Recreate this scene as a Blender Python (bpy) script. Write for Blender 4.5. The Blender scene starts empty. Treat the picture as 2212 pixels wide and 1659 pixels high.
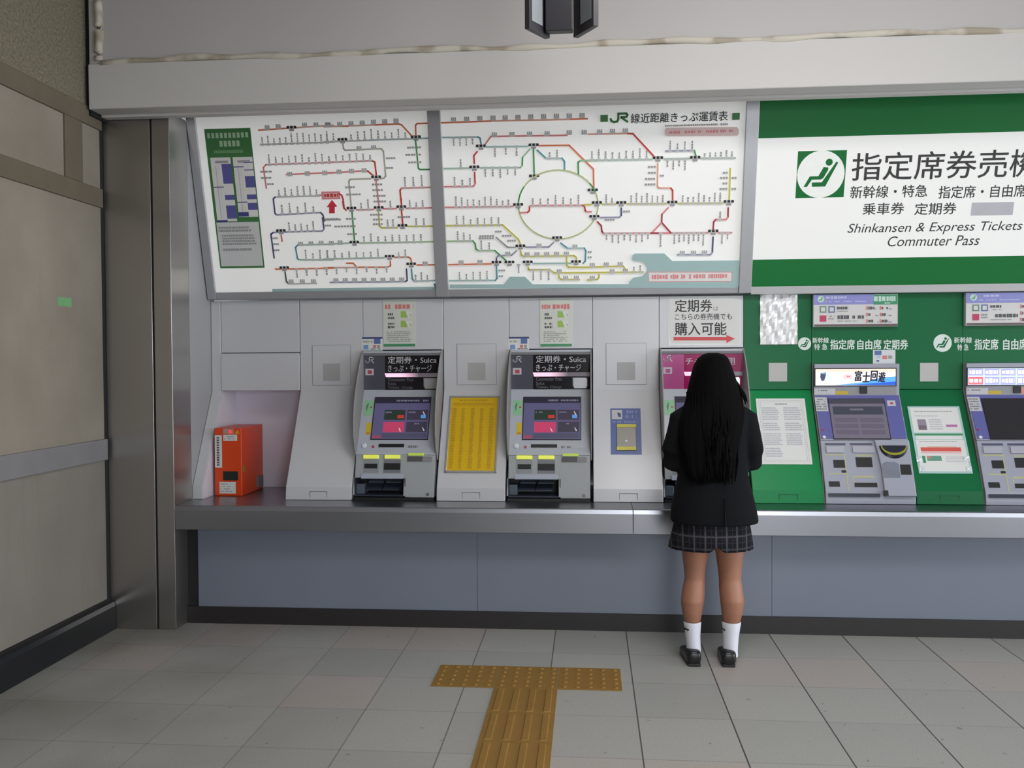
import bpy, bmesh, math, random
from mathutils import Vector, Matrix
random.seed(7)
PI = math.pi
scene = bpy.context.scene
COL = scene.collection

# ------------------------------------------------------------------ camera
FPX, IW, IH = 1960.7, 2212.0, 1659.0
YAW, PITCH, ROLL = 0.0851612, -0.0251352, -0.0057251
CAM = Vector((0.0, 0.0, 1.53))
_f = Vector((-math.sin(YAW) * math.cos(PITCH), math.cos(YAW) * math.cos(PITCH), math.sin(PITCH)))
_r = Vector((math.cos(YAW), math.sin(YAW), 0.0))
_u = _r.cross(_f)
CR = math.cos(ROLL) * _r + math.sin(ROLL) * _u
CU = -math.sin(ROLL) * _r + math.cos(ROLL) * _u
cd = bpy.data.cameras.new('camera')
cd.sensor_fit = 'HORIZONTAL'
cd.sensor_width = 36.0
cd.lens = FPX / IW * 36.0
cd.clip_start = 0.05
cam = bpy.data.objects.new('camera', cd)
COL.objects.link(cam)
cam.matrix_world = Matrix(((CR.x, CU.x, -_f.x, CAM.x), (CR.y, CU.y, -_f.y, CAM.y), (CR.z, CU.z, -_f.z, CAM.z), (0, 0, 0, 1)))
scene.camera = cam

# ------------------------------------------------------------------ view, sky, lights
vs = scene.view_settings
vs.view_transform = 'Standard'
vs.look = 'None'
vs.exposure = 0.1
vs.gamma = 1.0
vs.use_curve_mapping = False
world = bpy.data.worlds.new('overcast_sky')
scene.world = world
scene.cycles.caustics_reflective = False
world.use_nodes = True
bg = world.node_tree.nodes['Background']
bg.inputs[0].default_value = (0.90, 0.95, 1.0, 1)
bg.inputs[1].default_value = 5.0


def area(name, loc, target, sx, sy, power, color):
    d = bpy.data.lights.new(name, 'AREA')
    d.shape = 'RECTANGLE'
    d.size = sx
    d.size_y = sy
    d.energy = power
    d.color = color
    o = bpy.data.objects.new(name, d)
    COL.objects.link(o)
    o.location = loc
    o.rotation_euler = (Vector(target) - Vector(loc)).to_track_quat('-Z', 'Y').to_euler()
    return o


area('daylight_at_station_entrance', (1.6, -3.05, 1.55), (1.0, 5.2, 1.2), 1.7, 2.1, 60, (0.92, 0.96, 1.0))
area('ceiling_strip_lamp', (0.9, 2.5, 3.70), (0.9, 3.6, 0.0), 1.6, 1.0, 72, (1.0, 0.98, 0.965))

# ------------------------------------------------------------------ pixel <-> place helpers (one calibrated photograph)


def ray(px, py):
    return CR * (px - IW / 2) + CU * (IH / 2 - py) + _f * FPX


def aty(px, py, Y):
    d = ray(px, py)
    return CAM + d * ((Y - CAM.y) / d.y)


def atz(px, py, Z):
    d = ray(px, py)
    return CAM + d * ((Z - CAM.z) / d.z)


def atx(px, py, X):
    d = ray(px, py)
    return CAM + d * ((X - CAM.x) / d.x)


class Surf:
    """a flat face in the place: origin, unit axes u (along) and v (up)"""

    def __init__(s, o, u, v, dx=0.0):
        s.o, s.u, s.v = Vector(o), Vector(u).normalized(), Vector(v).normalized()
        s.n = s.u.cross(s.v)
        s.dx = dx

    def uv(s, px, py):
        d = ray(px, py)
        t = (s.o - CAM).dot(s.n) / d.dot(s.n)
        q = CAM + d * t - s.o
        return (q.dot(s.u) + s.dx, q.dot(s.v))

    def p(s, u, v, h=0.0):
        return s.o + s.u * u + s.v * v + s.n * h

    def shifted(s, dx):
        return Surf(s.o, s.u, s.v, dx)


# ------------------------------------------------------------------ materials
def lin(c):
    c = c / 255.0
    return c / 12.92 if c <= 0.04045 else ((c + 0.055) / 1.055) ** 2.4


def rgb(r, g, b):
    return (lin(r), lin(g), lin(b), 1.0)


MATS = {}


def mat(name, col, rough=0.5, metal=0.0, var=0.05, scale=18.0, emit=0.0, spec=0.5, aniso=0.0, coat=0.0):
    if name in MATS:
        return MATS[name]
    m = bpy.data.materials.new(name)
    m.use_nodes = True
    nt = m.node_tree
    b = nt.nodes['Principled BSDF']
    tc = nt.nodes.new('ShaderNodeTexCoord')
    nz = nt.nodes.new('ShaderNodeTexNoise')
    nz.inputs['Scale'].default_value = scale
    nz.inputs['Detail'].default_value = 3.0
    nt.links.new(tc.outputs['Object'], nz.inputs['Vector'])
    mx = nt.nodes.new('ShaderNodeMix')
    mx.data_type = 'RGBA'
    c = rgb(*col)
    mx.inputs[6].default_value = tuple(max(0, x * (1 - var)) for x in c[:3]) + (1,)
    mx.inputs[7].default_value = tuple(min(1, x * (1 + var)) for x in c[:3]) + (1,)
    nt.links.new(nz.outputs['Fac'], mx.inputs[0])
    nt.links.new(mx.outputs[2], b.inputs['Base Color'])
    b.inputs['Roughness'].default_value = rough
    b.inputs['Metallic'].default_value = metal
    b.inputs['Specular IOR Level'].default_value = spec
    b.inputs['Anisotropic'].default_value = aniso
    b.inputs['Coat Weight'].default_value = coat
    b.inputs['Coat Roughness'].default_value = 0.08
    if emit:
        nt.links.new(mx.outputs[2], b.inputs['Emission Color'])
        b.inputs['Emission Strength'].default_value = emit
    m['c'] = 1
    MATS[name] = m
    return m


def tweak(m):
    nt = m.node_tree
    return nt, nt.nodes['Principled BSDF']


def N(nt, t, **kw):
    n = nt.nodes.new(t)
    for k, v in kw.items():
        if k == 'op':
            n.operation = v
        else:
            n.inputs[int(k[1:])].default_value = v
    return n


# ------------------------------------------------------------------ mesh builder
def bulk(name, mesh, parent=None):
    o = bpy.data.objects.new(name, mesh)
    COL.objects.link(o)
    if parent:
        o.parent = parent
    return o


_txt_cache = {}


def text_shape(s, bold=0.0, shear=0.0):
    k = (s, bold, shear)
    if k in _txt_cache:
        return _txt_cache[k]
    cu = bpy.data.curves.new('t', 'FONT')
    cu.body = s
    cu.size = 1.0
    cu.shear = shear
    cu.offset = bold
    cu.resolution_u = 3
    o = bpy.data.objects.new('t', cu)
    COL.objects.link(o)
    dg = bpy.context.evaluated_depsgraph_get()
    ev = o.evaluated_get(dg)
    me = ev.to_mesh()
    vs_ = [(v.co.x, v.co.y) for v in me.vertices]
    fs = [tuple(p.vertices) for p in me.polygons]
    ev.to_mesh_clear()
    bpy.data.objects.remove(o)
    bpy.data.curves.remove(cu)
    xs = [v[0] for v in vs_] or [0]
    ys = [v[1] for v in vs_] or [0]
    r = (vs_, fs, min(xs), max(xs), min(ys), max(ys))
    _txt_cache[k] = r
    return r


class MB:
    def __init__(s):
        s.v, s.f, s.m, s.mats = [], [], [], []
        s.h = 0.0004

    def mi(s, m):
        if m not in s.mats:
            s.mats.append(m)
        return s.mats.index(m)

    def face(s, pts, m):
        i = len(s.v)
        s.v += [tuple(p) for p in pts]
        s.f.append(tuple(range(i, i + len(pts))))
        s.m.append(s.mi(m))

    def grid(s, rings, m, closed=True, caps=True):
        """loft equal-length rings"""
        k = s.mi(m)
        n = len(rings[0])
        i0 = len(s.v)
        for r in rings:
            s.v += [tuple(p) for p in r]
        for a in range(len(rings) - 1):
            for b in range(n if closed else n - 1):
                c = (b + 1) % n
                s.f.append((i0 + a * n + b, i0 + a * n + c, i0 + (a + 1) * n + c, i0 + (a + 1) * n + b))
                s.m.append(k)
        if caps and closed:
            s.f.append(tuple(i0 + b for b in reversed(range(n))))
            s.m.append(k)
            s.f.append(tuple(i0 + (len(rings) - 1) * n + b for b in range(n)))
            s.m.append(k)

    def box(s, x0, x1, y0, y1, z0, z1, m):
        s.grid([[(x0, y0, z), (x1, y0, z), (x1, y1, z), (x0, y1, z)] for z in (z0, z1)], m)

    def prism(s, prof, x0, x1, m):
        """profile of (y,z) run along x"""
        s.grid([[(x, y, z) for y, z in prof] for x in (x0, x1)], m)

    def tube(s, pts, rad, m, n=10):
        pts = [Vector(p) for p in pts]
        rings = []
        up = Vector((0, 0, 1))
        for i, p in enumerate(pts):
            t = (pts[min(i + 1, len(pts) - 1)] - pts[max(i - 1, 0)]).normalized()
            a = t.cross(up)
            if a.length < 1e-3:
                a = t.cross(Vector((0, 1, 0)))
            a.normalize()
            b = t.cross(a).normalized()
            r = rad[i] if isinstance(rad, (list, tuple)) else rad
            rings.append([p + a * (r * math.cos(2 * PI * k / n)) + b * (r * math.sin(2 * PI * k / n)) for k in range(n)])
        s.grid(rings, m)

    # ---- flat print on a surface
    def nh(s):
        s.h += 0.00003
        return s.h

    def poly(s, S, uvs, m, h=None):
        h = s.nh() if h is None else h
        a = sum(uvs[i][0] * uvs[(i + 1) % len(uvs)][1] - uvs[(i + 1) % len(uvs)][0] * uvs[i][1] for i in range(len(uvs)))
        if a < 0:
            uvs = list(reversed(uvs))
        s.face([S.p(u, v, h) for u, v in uvs], m)

    def pq(s, S, pxs, m, h=None):
        s.poly(S, [S.uv(*p) for p in pxs], m, h)

    def pr(s, S, x0, y0, x1, y1, m, h=None):
        """upright rectangle whose middle lies at the middle of this pixel box"""
        u0, v0, u1, v1 = S.box(x0, y0, x1, y1)
        s.poly(S, [(u0, v0), (u1, v0), (u1, v1), (u0, v1)], m, h)

    def slab(s, S, uvs, t, m):
        a = sum(uvs[i][0] * uvs[(i + 1) % len(uvs)][1] - uvs[(i + 1) % len(uvs)][0] * uvs[i][1] for i in range(len(uvs)))
        if a < 0:
            uvs = list(reversed(uvs))
        s.grid([[S.p(u, v, h) for u, v in uvs] for h in (0.0002, t)], m)
        s.h = max(s.h, t + 0.0003)

    def sr(s, S, x0, y0, x1, y1, t, m, h0=0.0):
        u0, v0, u1, v1 = S.box(x0, y0, x1, y1)
        s.grid([[S.p(u, v, h) for u, v in ((u0, v0), (u1, v0), (u1, v1), (u0, v1))] for h in (h0 + 0.0002, h0 + t)], m)
        s.h = max(s.h, h0 + t + 0.0003)

    def line(s, S, uvs, w, m, h=None):
        h = s.nh() if h is None else h
        for a, b in zip(uvs, uvs[1:]):
            d = Vector((b[0] - a[0], b[1] - a[1]))
            if d.length < 1e-6:
                continue
            d.normalize()
            n = Vector((-d.y, d.x)) * w / 2
            e = d * w * 0.35
            s.face([S.p(a[0] - e.x - n.x, a[1] - e.y - n.y, h), S.p(b[0] + e.x - n.x, b[1] + e.y - n.y, h),
                    S.p(b[0] + e.x + n.x, b[1] + e.y + n.y, h), S.p(a[0] - e.x + n.x, a[1] - e.y + n.y, h)], m)

    def disc(s, S, px, py, r, m, n=32, ry=None, a0=0, a1=2 * PI):
        u, v = S.uv(px, py)
        k = [a0 + (a1 - a0) * i / n for i in range(n + (0 if abs(a1 - a0 - 2 * PI) < 1e-6 else 1))]
        s.poly(S, [(u + r * math.cos(t), v + (ry or r) * math.sin(t)) for t in k], m)

    def text(s, S, body, x0, y0, x1, y1, m, bold=0.0, shear=0.0, h=None):
        vs_, fs, a0, a1, b0, b1 = text_shape(body, 0.0, shear)
        if not fs:
            return
        u0, v0, u1, v1 = S.box(x0, y0, x1, y1)
        k = s.mi(m)
        bw = bold * (v1 - v0) / max(1e-6, b1 - b0)
        for dx, dy in ((0, 0), (bw, 0), (-bw, 0), (0, bw * 0.7), (0, -bw * 0.7)) if bold else ((0, 0),):
            hh = s.nh() if h is None else h
            i = len(s.v)
            s.v += [tuple(S.p(u0 + dx + (u1 - u0) * (x - a0) / (a1 - a0), v0 + dy + (v1 - v0) * (y - b0) / (b1 - b0), hh)) for x, y in vs_]
            for f in fs:
                s.f.append(tuple(i + j for j in f))
                s.m.append(k)

    def rows(s, S, x0, y0, x1, y1, n, m, fill=0.6, ragged=0.25, cw=2.2):
        """lines of print too small to read in the photo"""
        u0, v0, u1, v1 = S.box(x0, y0, x1, y1)
        h = s.nh()
        rh = (v1 - v0) / n
        cwu = (u1 - u0) * cw / max(1e-6, abs(x1 - x0))
        for i in range(n):
            v = v1 - (i + 0.5) * rh
            u = u0
            end = u1 - (u1 - u0) * ragged * random.random()
            while u < end:
                w = min(cwu * random.uniform(0.6, 1.6), end - u)
                if random.random() < 0.85:
                    hh = rh * fill * random.uniform(0.35, 0.5)
                    s.face([S.p(u, v - hh, h), S.p(u + w * 0.8, v - hh, h), S.p(u + w * 0.8, v + hh, h), S.p(u, v + hh, h)], m)
                u += w

    def build(s, name, parent=None, smooth=False, bevel=0.0, merge=True):
        me = bpy.data.meshes.new(name)
        me.from_pydata(s.v, [], s.f)
        for m in s.mats:
            me.materials.append(m)
        for p, k in zip(me.polygons, s.m):
            p.material_index = k
            p.use_smooth = smooth
        if merge:
            b = bmesh.new()
            b.from_mesh(me)
            bmesh.ops.remove_doubles(b, verts=b.verts, dist=1e-5)
            b.to_mesh(me)
            b.free()
        o = bulk(name, me, parent)
        if bevel:
            md = o.modifiers.new('bevel', 'BEVEL')
            md.width = bevel
            md.segments = 2
            md.limit_method = 'ANGLE'
        return o


def _box(S, x0, y0, x1, y1):
    cu, cv = S.uv((x0 + x1) / 2, (y0 + y1) / 2)
    a = S.uv(x0, (y0 + y1) / 2)[0]
    b = S.uv(x1, (y0 + y1) / 2)[0]
    c = S.uv((x0 + x1) / 2, y1)[1]
    d = S.uv((x0 + x1) / 2, y0)[1]
    return a, c, b, d


Surf.box = _box


def tag(o, label=None, cat=None, group=None, kind=None):
    if label:
        o['label'] = label
    if cat:
        o['category'] = cat
    if group:
        o['group'] = group
    if kind:
        o['kind'] = kind
    return o


def thing(name, loc, label, cat, group=None):
    """Empty at the thing's base; parts are built in place and parented keeping their place"""
    o = bpy.data.objects.new(name, None)
    COL.objects.link(o)
    o.location = loc
    o.empty_display_size = 0.1
    return tag(o, label, cat, group)


def adopt(parent):
    """parts were modelled in world coordinates: undo the parent's own place"""
    for ch in parent.children:
        ch.matrix_parent_inverse = Matrix.Translation(-parent.location)


def struct(o):
    o['kind'] = 'structure'
    return o


X1, Z1 = (1, 0, 0), (0, 0, 1)
W = Surf((0, 5.54, 0), X1, Z1)                                   # upper panel face
SLV = (0, 0.30, 0.56)
SL = Surf((0, 5.24, 0.79), X1, SLV)                              # sloping lower face of the panels
UB = Surf((0, 5.24, 0), X1, Z1)
BDV = (0, -0.27, 1.03)
BD = Surf((0, 5.50, 1.94), X1, BDV)                              # fare board, leaning out at the top

# ================================================================== ROOM
LWX = -2.76          # face of the side wall
PF = 4.99            # front of the column and of the counter
CT = 0.715           # counter top

# ---- floor: 0.40 m terrazzo tiles, dark joints running into the depth
fm = mat('floor_tiles', (122, 120, 116), rough=0.42, var=0.0, spec=0.4)
nt, bs = tweak(fm)
tc = nt.nodes.new('ShaderNodeTexCoord')
sp = nt.nodes.new('ShaderNodeSeparateXYZ')
nt.links.new(tc.outputs['Object'], sp.inputs[0])


def mth(op, a, b=None, c=None):
    n = nt.nodes.new('ShaderNodeMath')
    n.operation = op
    for i, x in enumerate((a, b, c)):
        if x is None:
            continue
        if isinstance(x, (int, float)):
            n.inputs[i].default_value = x
        else:
            nt.links.new(x, n.inputs[i])
    return n.outputs[0]


def mixc(fac, a, b):
    n = nt.nodes.new('ShaderNodeMix')
    n.data_type = 'RGBA'
    for i, x in ((0, fac), (6, a), (7, b)):
        if isinstance(x, (int, float, tuple)):
            n.inputs[i].default_value = x
        else:
            nt.links.new(x, n.inputs[i])
    return n.outputs[2]


def noise(scale, detail=2.0, vec=None):
    n = nt.nodes.new('ShaderNodeTexNoise')
    n.inputs['Scale'].default_value = scale
    n.inputs['Detail'].default_value = detail
    nt.links.new(vec or tc.outputs['Object'], n.inputs['Vector'])
    return n.outputs['Fac']


def ramp(fac, a, b):
    n = nt.nodes.new('ShaderNodeMapRange')
    n.inputs[1].default_value = a
    n.inputs[2].default_value = b
    nt.links.new(fac, n.inputs[0])
    return n.outputs[0]


gx = mth('DIVIDE', mth('ADD', sp.outputs[0], 0.988), 0.396)
gy = mth('DIVIDE', mth('ADD', sp.outputs[1], -0.57), 0.415)
jx = mth('GREATER_THAN', mth('ABSOLUTE', mth('SUBTRACT', mth('FRACT', gx), 0.5)), 0.4925)
jy = mth('GREATER_THAN', mth('ABSOLUTE', mth('SUBTRACT', mth('FRACT', gy), 0.5)), 0.492)
cv = nt.nodes.new('ShaderNodeCombineXYZ')
nt.links.new(mth('FLOOR', gx), cv.inputs[0])
nt.links.new(mth('FLOOR', gy), cv.inputs[1])
wn = nt.nodes.new('ShaderNodeTexWhiteNoise')
wn.noise_dimensions = '2D'
nt.links.new(cv.outputs[0], wn.inputs['Vector'])
tile = mixc(wn.outputs[0], rgb(165, 165, 161), rgb(177, 176, 171))
pink = mth('GREATER_THAN', wn.outputs[0], 0.86)
tile = mixc(mth('MULTIPLY', pink, 0.35), tile, rgb(184, 163, 158))
tile = mixc(mth('MULTIPLY', ramp(noise(160, 2), 0.35, 0.65), 0.26), tile, rgb(98, 97, 93))
tile = mixc(mth('MULTIPLY', ramp(noise(420, 1), 0.52, 0.7), 0.35), tile, rgb(176, 173, 166))
# ingrained dirt along the side wall
dirt = mth('MULTIPLY', ramp(sp.outputs[0], -0.7, -2.7), ramp(noise(1.7, 4), 0.38, 0.72))
tile = mixc(mth('MULTIPLY', dirt, 0.65), tile, rgb(110, 105, 90))
spots = mth('GREATER_THAN', noise(26, 1), 0.765)
tile = mixc(mth('MULTIPLY', spots, 0.5), tile, rgb(84, 82, 78))
tile = mixc(mth('MULTIPLY', jy, mth('ADD', mth('MULTIPLY', noise(3, 2), 0.5), 0.08)), tile, rgb(92, 90, 86))
jf = ramp(sp.outputs[0], -1.6, 0.4)
tile = mixc(mth('MULTIPLY', jx, mth('ADD', mth('MULTIPLY', jf, 0.6), 0.3)), tile, rgb(44, 42, 40))
nt.links.new(tile, bs.inputs['Base Color'])
bs.inputs['Roughness'].default_value = 0.45
b = MB()
b.box(-3.1, 9.0, -3.4, 5.30, -0.12, 0.0, fm)
struct(b.build('floor'))

b = MB()
b.box(-12.0, 20.0, -30.0, -3.4, -0.14, -0.005, mat('added_dark_ground', (74, 74, 78), rough=0.9, var=0.15))  # unseen ground outside, added dark to dim reflections in the counter
struct(b.build('ground'))

# ---- side wall: dirty cream plaster with stone bands
wm = mat('cream_plaster', (172, 164, 152), rough=0.85, var=0.0)
nt, bs = tweak(wm)
tc = nt.nodes.new('ShaderNodeTexCoord')
sp = nt.nodes.new('ShaderNodeSeparateXYZ')
nt.links.new(tc.outputs['Object'], sp.inputs[0])
c0 = mixc(ramp(noise(2.2, 5), 0.3, 0.7), rgb(150, 141, 129), rgb(134, 125, 113))
low = mth('LESS_THAN', sp.outputs[2], 1.0)
c0 = mixc(mth('MULTIPLY', low, 0.5), c0, rgb(112, 111, 109))
streak = nt.nodes.new('ShaderNodeMapping')
streak.inputs['Scale'].default_value = (1, 9, 1.3)
nt.links.new(tc.outputs['Object'], streak.inputs[0])
c0 = mixc(mth('MULTIPLY', ramp(noise(2.0, 4, streak.outputs[0]), 0.5, 0.75), mth('ADD', 0.15, mth('MULTIPLY', low, 0.35))), c0, rgb(122, 116, 104))
top = mth('GREATER_THAN', sp.outputs[2], 2.9)
rough_p = mixc(ramp(noise(75, 3), 0.35, 0.65), rgb(132, 125, 106), rgb(104, 97, 80))
c0 = mixc(top, c0, rough_p)
nt.links.new(c0, bs.inputs['Base Color'])
bp = nt.nodes.new('ShaderNodeBump')
bp.inputs['Strength'].default_value = 0.25
bp.inputs['Distance'].default_value = 0.01
nt.links.new(noise(60, 3), bp.inputs['Height'])
nt.links.new(bp.outputs[0], bs.inputs['Normal'])
b = MB()
b.box(-3.1, LWX, -3.2, 5.30, 0, 3.8, wm)
struct(b.build('wall_left'))

bandm = mat('stained_band_stone', (104, 95, 80), rough=0.8, var=0.16, scale=9)
railm = mat('grey_rail_stone', (128, 126, 128), rough=0.55, var=0.12, scale=7)
dark = mat('black_gap', (18, 18, 20), rough=0.7)


def trim(n, *bx, m, bevel=0.004):
    b = MB()
    b.box(*bx, m)
    return struct(b.build('trim_%d' % n, bevel=bevel))


trim(1, LWX - 0.01, LWX + 0.012, -3.2, 4.965, 2.412, 2.518, m=bandm)
trim(2, LWX - 0.01, LWX + 0.012, -3.2, 4.965, 2.848, 2.952, m=bandm)
trim(3, LWX - 0.01, LWX + 0.012, 4.60, 4.765, 2.518, 2.848, m=bandm)
trim(4, LWX - 0.01, LWX + 0.016, -3.2, 4.965, 0.98, 1.10, m=railm)
trim(5, LWX - 0.02, LWX + 0.001, 4.955, 4.992, 0, 3.0, m=dark, bevel=0)
b = MB()
bbm = mat('black_rubber_skirting', (26, 27, 30), rough=0.28, var=0.1)
prof = [(0, 0.0), (0.038, 0.0), (0.038, 0.135), (0.03, 0.158), (0.014, 0.17), (0.0, 0.185)]
b.grid([[(LWX - 0.004 + a, y, z) for a, z in prof] for y in (-3.2, 4.985)], bbm)
struct(b.build('baseboard_left'))

# ---- stainless corner column
stl = mat('brushed_stainless', (178, 174, 170), rough=0.3, metal=1.0, var=0.03, scale=4, aniso=0.6)
stl2 = mat('counter_stainless', (158, 159, 165), rough=0.3, metal=1.0, var=0.03, scale=4, aniso=0.5)
b = MB()
b.box(-2.757, -2.482, PF, 5.54, 0, 2.96, stl)
b.box(-2.470, -2.368, PF, 5.22, 0, 2.96, stl)
b.box(-2.482, -2.470, PF + 0.008, 5.2, 0, 2.95, dark)
struct(b.build('column', bevel=0.002))
revm = mat('grey_reveal_panel', (160, 160, 162), rough=0.35, var=0.03)
b = MB()
b.box(-2.470, -2.374, 5.235, 5.60, CT, 2.96, revm)
b.box(-2.470, -2.380, 5.22, 5.235, CT, 2.96, dark)
struct(b.build('trim_6'))

# ---- overhead beam with a lumpy sealant ridge
bm_ = mat('painted_beam', (203, 200, 197), rough=0.75, var=0.03, scale=1.5)
nt, bs = tweak(bm_)
b = MB()
b.box(-2.732, 9.0, 4.812, 4.99, 3.17, 3.80, mat('mauve_beam_panel', (190, 186, 185), rough=0.75, var=0.05, scale=1.2))
b.box(-2.732, 9.0, 4.80, 4.925, 2.925, 3.17, bm_)
b.box(-2.732, 9.0, 4.925, 4.985, 2.912, 3.17, bm_)
beam = struct(b.build('beam', bevel=0.006))
rm = mat('lumpy_sealant', (204, 196, 182), rough=0.8, var=0.0)
nt, bs = tweak(rm)
tc = nt.nodes.new('ShaderNodeTexCoord')
stain = ramp(noise(6.5, 2), 0.50, 0.60)
nt.links.new(mixc(mth('MULTIPLY', stain, 0.6), rgb(205, 198, 186), rgb(138, 122, 96)), bs.inputs['Base Color'])
b = MB()
rr = random.Random(3)
pts, rad = [], []
n = 200
for i in range(n):
    x = -2.66 + i * (9.0 + 2.66) / n
    pts.append((x, 4.808 + 0.004 * math.sin(x * 9), 3.182 + 0.006 * math.sin(x * 5.3) + 0.003 * math.sin(x * 17)))
    rad.append(0.015 + 0.004 * rr.random() + 0.004 * math.sin(x * 14))
b.tube(pts, rad, rm, 8)
pts, rad = [], []
for i in range(26):
    z = 3.19 + i * 0.023
    pts.append((-2.672 + 0.003 * math.sin(z * 21), 4.816, z))
    rad.append(0.024 + 0.004 * rr.random())
b.tube(pts, rad, rm, 8)
o = b.build('ridge', beam, smooth=True)
b = MB()
b.box(-2.759, -2.733, 4.83, 4.985, 2.9, 3.8, dark)
b.box(-2.757, 9.0, 4.985, 5.02, 2.955, 3.8, dark)
struct(b.build('trim_7'))

# ---- ceiling, added wall behind the camera, wall behind the boards
cm = mat('ceiling_paint', (150, 148, 144), rough=0.9, var=0.03)
b = MB()
b.box(-3.1, 9.0, -3.4, 5.9, 3.80, 3.95, cm)
struct(b.build('ceiling'))
b = MB()
rw_ = mat('added_rear_wall', (120, 112, 104), rough=0.6, var=0.08)  # unseen wall, its piers and openings placed to shape light and counter reflections
b.box(-3.1, 0.6, -3.4, -3.2, 0, 3.80, rw_)
b.box(0.6, 9.0, -3.4, -3.2, 2.75, 3.80, rw_)
b.box(2.6, 5.6, -3.4, -3.2, 0, 2.75, rw_)
struct(b.build('wall_rear_added'))
bw = mat('service_wall_paint', (120, 120, 122), rough=0.8)
b = MB()
b.box(-2.9, 9.0, 6.0, 6.1, 0, 3.9, bw)
struct(b.build('wall_back'))

# ---- panelled wall under the counter
sk = mat('bluegrey_wall_panel', (116, 122, 136), rough=0.3, var=0.05, scale=3)
b = MB()
xs = [-2.30, -0.645, 1.01, 2.665, 4.4]
for x0, x1 in zip(xs, xs[1:]):
    b.box(x0 + 0.0012, x1 - 0.0012, 5.14, 5.2, 0.098, 0.64, sk)
b.box(-2.3, 4.4, 5.145, 5.19, 0.1, 0.63, mat('panel_joint', (96, 100, 110)))
struct(b.build('wall_front'))
b = MB()
b.box(-2.368, -2.30, 5.15, 5.2, 0.0, 0.66, dark)
struct(b.build('trim_8'))
b = MB()
b.box(-2.368, 4.4, 5.128, 5.2, 0.0, 0.098, mat('dark_brown_kickboard', (34, 30, 30), rough=0.5, var=0.1))
struct(b.build('baseboard_front'))

# ================================================================== COUNTER AND PANEL UNITS
wht = mat('white_enamel_panel', (198, 198, 202), rough=0.28, var=0.02, scale=2, spec=0.38)
grn = mat('green_enamel_panel', (20, 100, 60), rough=0.34, var=0.05, scale=2, spec=0.2)
grn2 = mat('bright_green_panel', (10, 128, 70), rough=0.34, var=0.03, scale=2, spec=0.2)
seam = mat('panel_seam', (120, 120, 124), rough=0.6)
gseam = mat('green_seam', (18, 84, 56), rough=0.6)


def slab_counter(x0, x1, label):
    b = MB()
    prof = [(PF, 0.578), (PF, CT - 0.027), (PF + 0.0035, CT - 0.004), (PF + 0.012, CT), (5.98, CT), (5.98, CT - 0.03), (5.135, CT - 0.04), (5.135, 0.578)]
    b.prism(prof, x0, x1, stl2)
    o = b.build('counter', bevel=0.0015)
    o.data.materials.append(mat('counter_top_polish', (170, 171, 176), rough=0.1, metal=1.0, var=0.03, scale=4))
    for p in o.data.polygons:
        if p.normal.z > 0.9:
            p.material_index = 1
    return tag(o, label, 'counter', 'stainless counter sections')


slab_counter(-2.366, 0.2345, 'stainless steel counter section beside the corner column, orange box standing on it')
slab_counter(0.2365, 4.4, 'stainless steel counter section in front of the schoolgirl and the green panels')

PROF = [(5.54, 1.916), (5.54, 1.352), (5.24, 0.79), (5.232, CT + 0.001), (5.98, CT + 0.001), (5.98, 1.916)]


def divider(x0, x1, label, group, m=wht, lower=None, name='panel_unit', ends=None):
    """blank unit: upright upper face, sloping lower face, short upright foot"""
    b = MB()
    if lower:
        b.prism([(5.545, 1.349), (5.24, 0.79), (5.232, CT + 0.001), (5.98, CT + 0.001), (5.98, 1.349)], x0 + 0.001, x1 - 0.001, lower)
    else:
        b.prism(PROF, x0 + 0.001, x1 - 0.001, m)
    t = b.build(name, bevel=0.003)
    tag(t, label, 'panel', group)
    return t


def window_plate(cx, par, z0=1.386, m=wht):
    """square inspection cover with a small frosted window"""
    b = MB()
    b.box(cx - 0.122, cx + 0.122, 5.5376, 5.5396, z0, z0 + 0.252, seam)
    b.box(cx - 0.120, cx + 0.120, 5.5366, 5.5396, z0 + 0.002, z0 + 0.25, m)
    o = b.build('access_cover', par)
    b = MB()
    fz = mat('frosted_window', (168, 168, 168), rough=0.5)
    b.box(cx - 0.054, cx + 0.054, 5.5352, 5.5370, z0 + 0.028, z0 + 0.136, fz)
    b.build('frosted_window', o)


def foot_tab(cx, par, m=wht, s=seam):
    b = MB()
    S = UB
    y = 5.2345
    for x in (cx - 0.052, cx + 0.05):
        b.box(x, x + 0.0025, y - 0.001, y + 0.004, CT + 0.002, CT + 0.052, s)
    b.box(cx - 0.052, cx + 0.0525, y - 0.0005, y + 0.004, CT + 0.050, CT + 0.0525, s)
    b.build('foot_flap', par)


# narrow white fin beside the column
b = MB()
b.prism(PROF, -2.372, -2.310, wht)
tag(b.build('panel_fin', bevel=0.003), 'narrow white sloping fin between the corner column and the orange box', 'panel')

# bay with the orange box: two upper panels and a deep recess
bay = thing('recess_bay', (-2.045, 5.7, CT), 'white recessed bay open below, housing the orange box', 'panel')
b = MB()
b.box(-2.307, -1.803, 5.54, 5.60, 1.594, 1.916, wht)
b.build('upper_panel', bay, bevel=0.002)
b = MB()
b.box(-2.307, -1.803, 5.533, 5.60, 1.356, 1.588, wht)
b.box(-2.290, -1.806, 5.56, 5.60, 1.585, 1.60, seam)
b.build('middle_panel', bay, bevel=0.002)
b = MB()
lav = mat('lavender_white_liner', (216, 212, 224), rough=0.35, var=0.02)
b.box(-2.306, -1.803, 5.77, 5.79, CT + 0.001, 1.40, lav)
b.prism([(5.541, 1.351), (5.243, 0.79), (5.236, CT + 0.001), (5.78, CT + 0.001), (5.78, 1.351)], -2.3085, -2.306, lav)
b.box(-2.306, -1.803, 5.60, 5.77, 1.352, 1.372, lav)
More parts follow.
